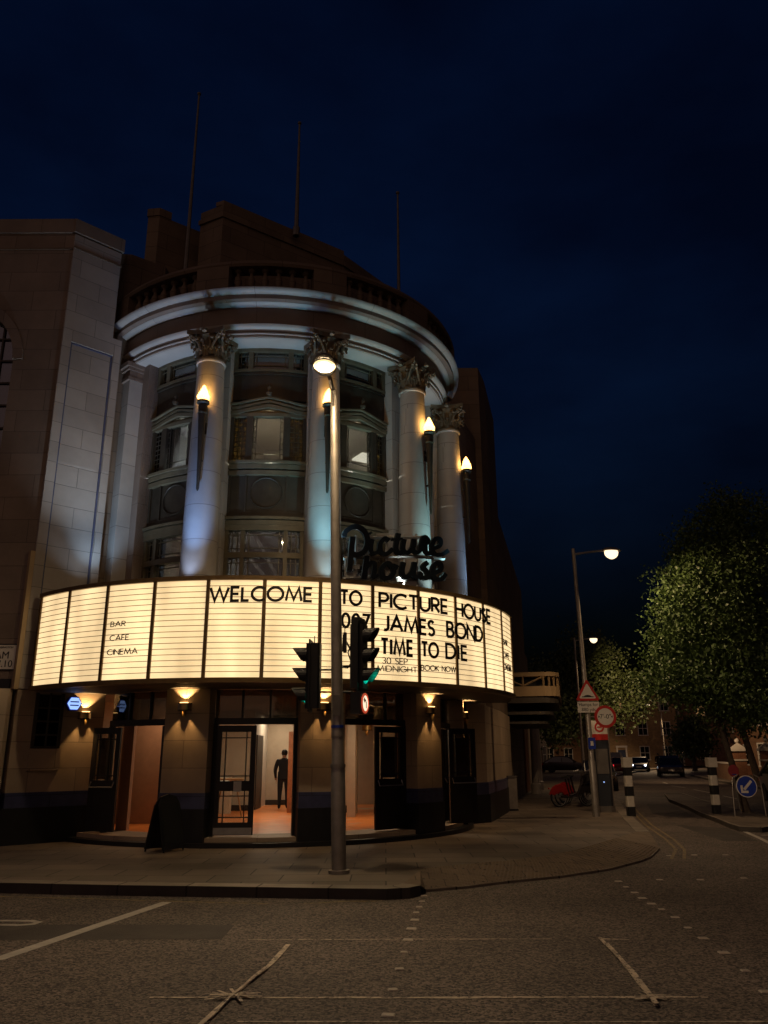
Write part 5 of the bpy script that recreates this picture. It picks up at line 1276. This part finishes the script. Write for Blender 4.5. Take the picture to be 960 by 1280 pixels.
b = MB(); b.tube([(0, 0, 0), (-.1, 0, 1.05)], .03, 6); obj('post', b, 'galv_dark', t); b = MB(); disc(b, .17, -.05, -.03, c=(-.1, 1.14)); obj('disc', b, 'faded_red', t)
b = MB(); b.box(-.16, -.04, -.056, -.051, 1.03, 1.06); obj('blue_mark', b, 'sign_blue', t)

# ================================================================== A-board, table, stool, person
t = empty('sandwich_board', (-3.90, 15.2, PV), R_(58), 'black arched sandwich board leaning beside the main doorway pillar', 'pavement sign')
t.scale = (.84, .84, .86)
def abp(w, h): return [(-w, 0), (w, 0), (w, h * .8), (w * .7, h * .95), (0, h), (-w * .7, h * .95), (-w, h * .8)]
for sgn, nm in ((-1, 'front_board'), (1, 'rear_board')):
    b = MB(); b.m = Matrix.Translation((0, sgn * .26, .06)) @ Matrix.Rotation(R_(-14 * -sgn * -1), 4, 'X') if False else Matrix.Translation((0, sgn * .27, .05)) @ Matrix.Rotation(R_(14 * sgn), 4, 'X'); b.vprism(abp(.30, 1.08), -.015, .015); fb = obj(nm, b, 'black_paint', t)
    b = MB(); b.m = Matrix.Translation((0, sgn * .27, .05)) @ Matrix.Rotation(R_(14 * sgn), 4, 'X'); b.box(-.24, .24, sgn * .018 - .003, sgn * .018 + .003, .12, .9); obj('chalk_panel', b, 'signal_black', fb)
    b = MB(); b.tube([(-.27, sgn * .27, 0), (-.27, sgn * .26, .1)], .02, 5); b.tube([(.27, sgn * .27, 0), (.27, sgn * .26, .1)], .02, 5); obj('foot', b, 'plinth', t)
t = empty('folding_table', (-3.95, 21.4, .27), R_(10), 'light wooden trestle table inside the lobby left of the man', 'table')
b = MB(); b.box(-.35, .35, -.3, .3, .86, .9); obj('tabletop', b, 'wood_light', t)
for sx in (-1, 1):
    for sy in (-1, 1): b = MB(); b.tube([(sx * .33, sy * .28, 0), (sx * .15, sy * .2, .86)], .02, 6); obj('leg', b, 'wood_light', t)
def skin_figure(joints, edges, radii):
    me = bpy.data.meshes.new('tmp'); me.from_pydata(joints, edges, []); o = bpy.data.objects.new('tmp', me); COL.objects.link(o)
    sk = o.modifiers.new('s', 'SKIN'); ss = o.modifiers.new('u', 'SUBSURF'); ss.levels = 2; ss.render_levels = 2
    for i, r in enumerate(radii): me.skin_vertices[0].data[i].radius = r
    me.skin_vertices[0].data[0].use_root = True
    bpy.context.view_layer.update()
    m2 = bpy.data.meshes.new_from_object(o.evaluated_get(bpy.context.evaluated_depsgraph_get())); bpy.data.objects.remove(o); return m2
def person(label, step=0.0, jacket='cloth_dark', group=None):
    J = []; E = []; Rr = []
    def j(p, r, par=None):
        J.append(p); Rr.append(r if isinstance(r, tuple) else (r, r)); i = len(J) - 1
        if par is not None: E.append((par, i))
        return i
    pel = j((0, 0, .92), (.16, .11)); ab = j((0, -.01, 1.08), (.145, .10), pel); ch = j((0, .0, 1.28), (.17, .115), ab); nk0 = j((0, .02, 1.43), (.10, .08), ch); nk = j((0, .05, 1.50), (.055, .055), nk0)
    h1 = j((0, .10, 1.56), (.072, .085), nk); h2 = j((0, .16, 1.63), (.076, .095), h1); h3 = j((0, .19, 1.69), (.05, .06), h2)
    for s in (-1, 1):
        hp = j((s * .095, 0, .86), (.095, .105), pel); kn = j((s * .105, .02 + s * step * .5, .48), (.062, .068), hp); an = j((s * .11, -.02 + s * step, .09), (.045, .05), kn); ft = j((s * .115, .06 + s * step, .045), (.042, .035), an); j((s * .125, .16 + s * step, .035), (.038, .025), ft)
        sh = j((s * .185, .01, 1.39), (.075, .075), ch); el = j((s * .255, .0, 1.12), (.055, .055), sh); wr = j((s * .235, .10, .90), (.036, .036), el); j((s * .225, .13, .83), (.028, .042), wr)
    me = skin_figure(J, E, Rr)
    t = empty('person', (0, 0, 0), 0, label, 'person', group)
    me.materials.clear(); me.materials.append(M[jacket]); me.materials.append(M['skin']); me.materials.append(M['hair']); me.shade_smooth()
    for p in me.polygons:
        c = p.center
        if c.z > 1.56 and c.y < .145: p.material_index = 2
        elif c.z > 1.475: p.material_index = 1
        elif abs(c.x) > .17 and c.z < .89 and c.z > .6: p.material_index = 1
    o = bpy.data.objects.new('body', me); COL.objects.link(o); o.parent = t
    # fingers joined to each palm, hair cap, ears, jacket hem
    b = MB()
    for s in (-1, 1):
        for k, (dx, ln2) in enumerate(((-.024, .07), (-.008, .08), (.008, .075), (.022, .06))):
            b.tube([(s * .225 , .13 + dx * .9, .80), (s * .222, .135 + dx, .80 - ln2 * .55), (s * .210, .145 + dx, .80 - ln2)], [.009, .008, .006], 6)
        b.tube([(s * .215, .16, .84), (s * .205, .185, .80), (s * .20, .19, .775)], [.010, .009, .007], 6)
        b.tube([(s * .078, .11, 1.60), (s * .086, .10, 1.64)], .014, 6)
    obj('fingers_and_ears', b, 'skin', o, smooth=True)
    b = MB(); b.m = Matrix.Translation((0, .145, 1.64)) @ Matrix.Rotation(R_(-10), 4, 'X') @ Matrix.Diagonal((.088, .108, .098, 1)); b.lathe([(.80, -.75), (.96, -.3), (1.0, .1), (.9, .55), (.58, .86), (0, 1.0)], (0, 0, 0), 16); obj('hair', b, 'hair', t, smooth=True)
    b = MB(); b.m = Matrix.Diagonal((1.0, .72, 1, 1)); b.lathe([(.178, .86), (.182, .90), (.172, 1.0), (.165, 1.08)], (0, 0, 0), 18); obj('jacket_hem', b, jacket, t, smooth=True)
    return t
man = person('man in dark jacket and trousers standing inside the lobby, seen from behind'); man.location = (-2.93, 24.3, .27); man.rotation_euler = (0, 0, R_(6)); man.scale = (1, 1, .94)
pp = person('dark figure walking along the far pavement between the distant cars', .16); pp.location = (25.4, 78, PV); pp.rotation_euler = (0, 0, R_(160))

# ================================================================== cars
def car(name, body, label, loc, rz, Lc=4.3, W=1.78, Hc=1.47, lights=None, group='cars along the side street', cat='car', van=False):
    t = empty(name, loc, rz, label, cat, group)
    # front at -Y
    if van: prof = [(-2.15, .55, .75), (-2.1, .3, .95), (-1.6, .25, 1.1), (-1.2, .25, 1.15), (1.9, .25, 1.2), (2.15, .3, 1.15), (2.18, .5, 1.0)]; gh = [(-1.45, 1.1), (-.85, 1.85), (1.95, 1.95), (2.12, 1.15)]
    else: prof = [(-2.12, .42, .62), (-2.05, .26, .74), (-1.7, .22, .84), (-1.0, .22, .92), (.0, .22, .96), (1.3, .22, .98), (1.9, .24, .96), (2.08, .3, .9), (2.13, .45, .8)]; gh = [(-1.05, .90), (-.25, 1.40), (.35, Hc), (1.15, Hc - .04), (1.95, .94)]
    b = MB(); n = len(prof); ks = 6
    V = []
    for i, (y, zl, zh) in enumerate(prof):
        taper = W / 2 * (1 - .10 * (abs(y) / 2.13) ** 4)
        for (fx, fz) in ((-.90, 0), (-1.0, .25), (-1.0, .62), (-.93, 1), (.93, 1), (1.0, .62), (1.0, .25), (.90, 0)): V.append((fx * taper, y, zl + (zh - zl) * fz))
    F = []
    for i in range(n - 1):
        for k in range(8): F.append((i * 8 + k, i * 8 + (k + 1) % 8, (i + 1) * 8 + (k + 1) % 8, (i + 1) * 8 + k))
    F.append(tuple(range(8))); F.append(tuple((n - 1) * 8 + k for k in range(7, -1, -1)))
    b.add(V, F); bo = obj('body', b, body, t, smooth=True)
    b = MB(); g = MB(); V = []
    for i, (y, z) in enumerate(gh):
        wb = W / 2 * .92 if z < 1.2 else W / 2 * .74
        V += [(-wb, y, z), (wb, y, z)]
    base = []
    m = len(gh); V2 = []
    for (y, z) in gh: V2 += [(-W / 2 * .92, y, gh[0][1] - .02), (W / 2 * .92, y, gh[0][1] - .02)]
    A = V + V2; F = []
    for i in range(m - 1):
        F.append((2 * i, 2 * i + 1, 2 * i + 3, 2 * i + 2))
        F.append((2 * i, 2 * i + 2, 2 * m + 2 * i + 2, 2 * m + 2 * i)); F.append((2 * i + 1, 2 * m + 2 * i + 1, 2 * m + 2 * i + 3, 2 * i + 3))
    g.add(A, F); obj('windows', g, 'car_glass', t)
    b.add([(p[0] * .98, p[1], p[2] + .012) for p in V[2:-2]], [(2 * i, 2 * i + 1, 2 * i + 3, 2 * i + 2) for i in range(m - 3)])
    for s in (-1, 1):
        for (y0, z0), (y1, z1) in zip(gh[:-1], gh[1:]):
            x0 = s * (W / 2 * (.93 if z0 < 1.2 else .75)); x1 = s * (W / 2 * (.93 if z1 < 1.2 else .75)); b.tube([(x0, y0, z0), (x1, y1, z1)], .035, 5)
        b.tube([(s * W / 2 * .93, .3, .93), (s * W / 2 * .76, .35, gh[1][1])], .03, 5)
        b.box(s * (W / 2 + .02), s * (W / 2 + .16), -.85, -.73, .95, 1.08) if s > 0 else b.box(s * (W / 2 + .16), s * (W / 2 + .02), -.85, -.73, .95, 1.08)
    obj('roof', b, body, t)
    for s in (-1, 1):
        for y in (-1.35, 1.32):
            w_ = MB(); w_.m = Matrix.Translation((s * (W / 2 - .09), y, .32)) @ Matrix.Rotation(math.pi / 2, 4, 'Y'); w_.lathe([(.2, -.1), (.3, -.11), (.325, -.07), (.325, .07), (.3, .11), (.2, .1)], (0, 0, 0), 20); wh = obj('wheel', w_, 'rubber', t, smooth=True)
            w_ = MB(); w_.m = Matrix.Translation((s * (W / 2 - .09), y, .32)) @ Matrix.Rotation(math.pi / 2, 4, 'Y'); w_.lathe([(0, -.10), (.2, -.095), (.2, .095), (0, .10)], (0, 0, 0), 12); obj('rim', w_, 'steel', wh)
        l = MB(); l.m = Matrix.Translation((s * W * .36, -2.07, .66)); l.lathe([(0, -.09), (.1, -.06), (.12, 0), (.1, .06), (0, .09)], (0, 0, 0), 10); obj('headlight', l, 'head_glow' if lights == 'head' else 'galv', t, smooth=True)
        l = MB(); l.box(s * W * .40 - .12, s * W * .40 + .12, 2.06, 2.15, .68, .84); obj('tail_light', l, 'tail_glow' if lights == 'tail' else 'sign_red', t)
    l = MB(); l.box(-.26, .26, -2.16, -2.12, .45, .56); obj('number_plate', l, 'sign_white', t); l = MB(); l.box(-.26, .26, 2.13, 2.165, .55, .66); obj('number_plate', l, 'yellow_paint', t)
    return t
car('parked_car', 'car_silver', 'silver parked car cut off by the right edge of the photo', (15.15, 31.0, 0), R_(-10))
car('parked_car', 'car_dark', 'dark brown parked car facing the camera, largest in the street', (23.2, 68.5, 0), R_(-16), W=1.95, Hc=1.6)
car('parked_car', 'car_blue', 'dark blue car with one bright headlamp beyond the left bollard', (26.7, 88, 0), R_(-20), lights='head')
car('parked_car', 'car_silver', 'car with bright headlights behind the large brown parked car', (28.7, 84.5, 0), R_(-18), lights='head')
car('driving_car', 'car_red', 'car with glowing red tail light just right of the totem', (21.9, 78, 0), R_(163), lights='tail')
car('parked_car', 'car_dark', 'dark parked car half hidden behind the cycle hire totem', (11.0, 43.5, 0), R_(-14))
car('delivery_van', 'car_white', 'white van behind the car with the red tail light', (25.2, 92, 0), R_(162), cat='van', van=True)
car('parked_car', 'car_dark', 'dim parked car standing left of the bicycles under the trees', (17.0, 79, PV), R_(75), W=1.8)

# ================================================================== trees
def tree(name, label, loc, trunk_h, blobs, nleaf, size, leaf, seed, lean=(0, 0), tr=.22):
    rn = np.random.default_rng(seed); t = empty(name, loc, 0, label, 'tree')
    b = MB(); top = Vector((lean[0], lean[1], trunk_h)); b.tube([(0, 0, -.05), (lean[0] * .1, lean[1] * .1, .3), (lean[0] * .5, lean[1] * .5, trunk_h * .5), top], [tr * 1.35, tr, tr * .85, tr * .7], 10)
    for (c, r) in blobs[:9]:
        c = Vector(c); m_ = top.lerp(c, .5) + Vector((rn.uniform(-.3, .3), rn.uniform(-.3, .3), .2)); b.tube([top, m_, c], [tr * .5, tr * .3, tr * .08], 6)
    obj('trunk', b, 'bark', t, smooth=True)
    # clumpy crown: leaf clusters around twig tips in each blob
    vol = np.array([r[0] * r[1] * r[2] if isinstance(r, tuple) else r ** 3 for _, r in blobs]); vol = vol ** .75; vol = vol / vol.sum()
    V = []; F = []
    cl_n = nleaf // 14; ci = rn.choice(len(blobs), cl_n, p=vol)
    for k in ci:
        c, r = blobs[k]; r = np.array(r if isinstance(r, tuple) else (r, r, r))
        d = rn.normal(size=3); d /= np.linalg.norm(d); rad = rn.uniform(.45, 1.0) ** .55
        p = np.array(c) + d * r * rad * (1 + .15 * rn.normal())
        for _ in range(14):
            q = p + rn.normal(size=3) * .26 * size / .16
            a = rn.normal(size=3); a /= np.linalg.norm(a); a2 = np.cross(a, rn.normal(size=3)); a2 /= np.linalg.norm(a2) + 1e-9
            s = size * rn.uniform(.6, 1.25); i0 = len(V)
            V += [tuple(q - a * s * .5), tuple(q + a2 * s * .34), tuple(q + a * s * .55), tuple(q - a2 * s * .34)]; F.append((i0, i0 + 1, i0 + 2, i0 + 3))
    me = bpy.data.meshes.new('crown'); me.from_pydata(V, [], F); me.materials.append(M[leaf]); o = bpy.data.objects.new('crown', me); COL.objects.link(o); o.parent = t
    return t
big = [((-1.2, -.6, 5.2), (2.6, 2.2, 1.7)), ((.9, 0, 5.6), (3.0, 2.6, 2.0)), ((-1.5, -.8, 7.2), (2.0, 1.9, 1.5)), ((-.5, 0, 8.7), (2.2, 2.0, 1.6)), ((1.8, .3, 8.4), (2.6, 2.2, 2.2)), ((-.3, .2, 10.3), (1.6, 1.5, 1.3)), ((1.5, .3, 10.9), (1.5, 1.4, 1.3)), ((.4, .2, 11.6), (1.0, 1.0, .9)),
       ((-2.9, -1, 4.6), (1.5, 1.3, .9)), ((2.6, 0, 4.6), (2.2, 2, 1.3)), ((-2.6, -.8, 6.0), (1.2, 1.1, .8)), ((-1.5, -.6, 8.7), (.9, .9, .8)), ((3.5, .4, 6.6), (2, 2, 2)), ((-1.0, -1.5, 3.9), (1.6, 1.2, .7)), ((.8, -1, 3.6), (1.8, 1.4, .8))]
tree('street_tree', 'large leafy street tree rising from the traffic island, lit on its left side', (10.4, 24.6, .10), 2.5, [((c[0] * .74 + .30, c[1] * .76, c[2] * .775 + .15), tuple(.74 * q for q in r)) for c, r in big], 90000, .105, 'leaf', 3, (-.45, 0), .11)
mid = [((-1.5, 0, 5.0), (2.0, 1.8, 1.6)), ((1.0, 0, 5.6), (2.0, 1.8, 1.8)), ((2.8, 0, 4.6), (1.6, 1.5, 1.3)), ((.3, 0, 7.0), (1.7, 1.6, 1.3)), ((1.6, -.3, 3.6), (1.6, 1.4, .9)), ((-2.6, 0, 3.9), (1.5, 1.3, 1.2)), ((-.5, .2, 3.8), (1.8, 1.6, 1.0))]
tree('street_tree', 'dark tree behind the road signs under the second lamp', (12.9, 54, PV), 3.4, [((c[0] * 1.1, c[1] * 1.1, c[2] * 1.16), tuple(1.12 * q for q in r)) for c, r in mid], 15000, .2, 'leaf_dark', 5)
tree('street_tree', 'dark tree beyond the side canopy on the left of the street', (8.6, 52, PV), 3.0, [((c[0] * .9, c[1], c[2] * .9), r) for c, r in mid], 9000, .24, 'leaf_dark', 8)
tree('street_tree', 'distant dark tree closing the end of the street', (22, 114, PV), 3.5, [((c[0] * 1.3, c[1], c[2] * 1.3), tuple(np.array(r) * 1.3)) for c, r in mid], 6000, .4, 'leaf_dark', 9)
tree('street_tree', 'leaning dark tree in front of the brick houses at the right', (19.5, 44, PV), 3.2, [((c[0] * .9 + 1, c[1], c[2]), r) for c, r in mid], 9000, .22, 'leaf_dark', 12, (-.6, 0), .2)
tree('street_tree', 'dark bushy tree behind the large brown parked car', (30.2, 82, PV), 1.8, [((c[0] * .4, c[1], c[2] * .62), tuple(.6 * q for q in r)) for c, r in mid], 5000, .28, 'leaf_dark', 14)

# ================================================================== houses
def house(name, label, loc, rz, Wd, D, Hh, cols, rows, wm, roof_h=2.2, lit=(), door=0, trim='render_white', group='houses along the side street'):
    t = empty(name, loc, rz, label, 'house', group)
    b = MB(); b.box(-Wd / 2, Wd / 2, 0, D, 0, Hh); wl = obj('wall', b, wm, t)
    b = MB(); b.add([(-Wd / 2 - .2, -.25, Hh), (Wd / 2 + .2, -.25, Hh), (Wd / 2 + .2, D + .2, Hh), (-Wd / 2 - .2, D + .2, Hh), (-Wd / 2 - .2, D / 2, Hh + roof_h), (Wd / 2 + .2, D / 2, Hh + roof_h)], [(0, 1, 5, 4), (2, 3, 4, 5), (0, 4, 3), (1, 2, 5), (3, 2, 1, 0)]); rf = obj('roof', b, 'slate', t)
    b = MB(); b.box(Wd * .3, Wd * .3 + .8, D / 2 - .4, D / 2 + .4, Hh + roof_h * .6, Hh + roof_h + 1.1); obj('chimney', b, wm, rf)
    fh = Hh / rows
    for r in range(rows):
        for c in range(cols):
            x = -Wd / 2 + Wd * (c + .5) / cols; z = fh * r + fh * .32; ww, wh = min(1.1, Wd / cols * .5), fh * .5
            if r == 0 and c == door:
                b = MB(); b.box(x - .5, x + .5, -.04, -.003, .0, 2.2); dd = obj('door', b, 'car_blue', t); b = MB(); b.box(x - .7, x - .5, -.12, -.004, 0, 2.5); b.box(x + .5, x + .7, -.12, -.004, 0, 2.5); b.box(x - .75, x + .75, -.16, -.004, 2.5, 2.75); obj('door_surround', b, trim, dd); continue
            b = MB()
            for (x0, x1, z0, z1) in ((x - ww / 2 - .09, x - ww / 2, z - .05, z + wh + .1), (x + ww / 2, x + ww / 2 + .09, z - .05, z + wh + .1), (x - ww / 2, x + ww / 2, z + wh, z + wh + .1), (x - ww / 2 - .15, x + ww / 2 + .15, z - .16, z - .05), (x - ww / 2, x + ww / 2, z + wh * .5 - .03, z + wh * .5 + .03), (x - .025, x + .025, z, z + wh)): b.box(x0, x1, -.08, -.004, z0, z1)
            wf = obj('window', b, trim, t)
            b = MB(); b.box(x - ww / 2, x + ww / 2, -.025, -.006, z - .05, z + wh); obj('pane', b, 'window_glow' if (r, c) in lit else 'car_glass', wf)
    return t
def along(p, q, n_, off):
    pass
rh = [((23.9, 46.5), 'red brick terraced house nearest on the right behind the leaning tree', 'brick_red', ((1, 0),)), ((26.2, 55.0), 'brown brick terraced house, second along the right side', 'brick_brown', ((0, 2),)), ((29.0, 63.8), 'red brick terraced house behind the pale capped gate piers', 'brick_red', ((1, 1),)), ((32.0, 72.6), 'brown brick terraced house behind the large brown parked car', 'brick_brown', ()), ((36.0, 81.0), 'red brick house with two warm lit upper windows', 'brick_red', ((2, 0), (2, 1)))]
for (x, y), l, wm, lit in rh: house('terraced_house', l, (x + 1.0, y, PV), R_(-72), 8.9, 8, 8.2, 3, 3, wm, lit=lit, door=1)
house('terraced_house', 'yellow brick house with pale ground floor at the end of the street', (34.8, 112, PV), R_(-8), 9, 8, 9.5, 3, 3, 'brick_yellow', lit=((2, 0),), group='houses closing the street')
house('terraced_house', 'dark tall house beside the yellow one at the street end', (47, 118, PV), R_(-20), 14, 9, 12, 4, 4, 'brick_brown', lit=((2, 1), (3, 2)), group='houses closing the street')
house('terraced_house', 'plain dark house left of the yellow one at the street end', (24.5, 118, PV), R_(5), 11, 9, 9, 4, 3, 'brick_brown', lit=((1, 1),), group='houses closing the street')
for (x, y), l, wm in (((10.6, 58), 'dark brick house behind the trees on the left of the street', 'brick_brown'), ((14.2, 67), 'dim red house on the left of the street past the trees', 'brick_red'), ((18.4, 77), 'dim brick house farthest along the left of the street', 'brick_brown')):
    house('terraced_house', l, (x - 4.5, y, PV), R_(66), 9.2, 8, 8.5, 3, 3, wm, lit=((0, 1), (1, 2)))
# gate piers with pale caps and garden wall
def gate_pier(loc, label):
    t = empty('gate_pier', loc, R_(-15), label, 'gate pier', 'gate piers before the brick houses')
    b = MB(); b.box(-.36, .36, -.36, .36, 0, 1.75); obj('shaft', b, 'brick_red', t)
    b = MB(); b.box(-.42, .42, -.42, .42, 1.2, 1.3); b.add([(-.5, -.5, 1.75), (.5, -.5, 1.75), (.5, .5, 1.75), (-.5, .5, 1.75), (-.46, -.46, 1.87), (.46, -.46, 1.87), (.46, .46, 1.87), (-.46, .46, 1.87), (0, 0, 2.25)], [(0, 1, 5, 4), (1, 2, 6, 5), (2, 3, 7, 6), (3, 0, 4, 7), (4, 5, 8), (5, 6, 8), (6, 7, 8), (7, 4, 8), (3, 2, 1, 0)]); b.lathe([(0, 0), (.12, .06), (.14, .15), (.09, .26), (0, .3)], (0, 0, 2.2), 10); obj('cap', b, 'render_white', t)
gate_pier((20.9, 49.5, PV), 'brick gate pier with white ball cap above the island bollard'); gate_pier((21.4, 46.8, PV), 'brick gate pier with duller cap right of the bright capped one')
t = empty('garden_wall', (20.9, 49.5, PV), 0, 'low brick garden wall running between and beyond the gate piers', 'wall')
b = MB(); b.m = None
def wallseg(mb, p, q, h, th=.24):
    p, q = Vector(p), Vector(q); d = (q - p).normalized(); n = Vector((-d.y, d.x)) * th / 2; mb.prism([tuple(p - n), tuple(q - n), tuple(q + n), tuple(p + n)], PV, h)
wallseg(b, (21.1, 50.0), (25.4, 66), 1.1); wallseg(b, (21.6, 46.2), (21.0, 40), 1.1); obj('brickwork', b, 'brick_brown', t, world=True)
b = MB(); wallseg(b, (21.1, 50.0), (25.4, 66), 1.2, .34); wallseg(b, (21.6, 46.2), (21.0, 40), 1.2, .34)
b2 = MB(); b2.v = [(v[0], v[1], max(v[2], 1.101)) for v in b.v]; b2.f = b.f; b2.uv = b.uv; b2.mi = b.mi; obj('coping', b2, 'render_white', t, world=True)
# grey utility cabinet by the side wall
t = empty('utility_cabinet', (3.78, 25.6, PV), R_(12), 'pale narrow utility cabinet against the cinema side wall', 'cabinet')
b = MB(); b.box(-.14, .14, -.2, .2, .05, .95); obj('case', b, 'galv', t); b = MB(); b.box(-.16, .16, -.22, .22, .95, .99); obj('lid', b, 'galv_dark', t); b = MB(); b.box(-.15, .15, -.21, .21, 0, .05); obj('plinth', b, 'plinth', t)
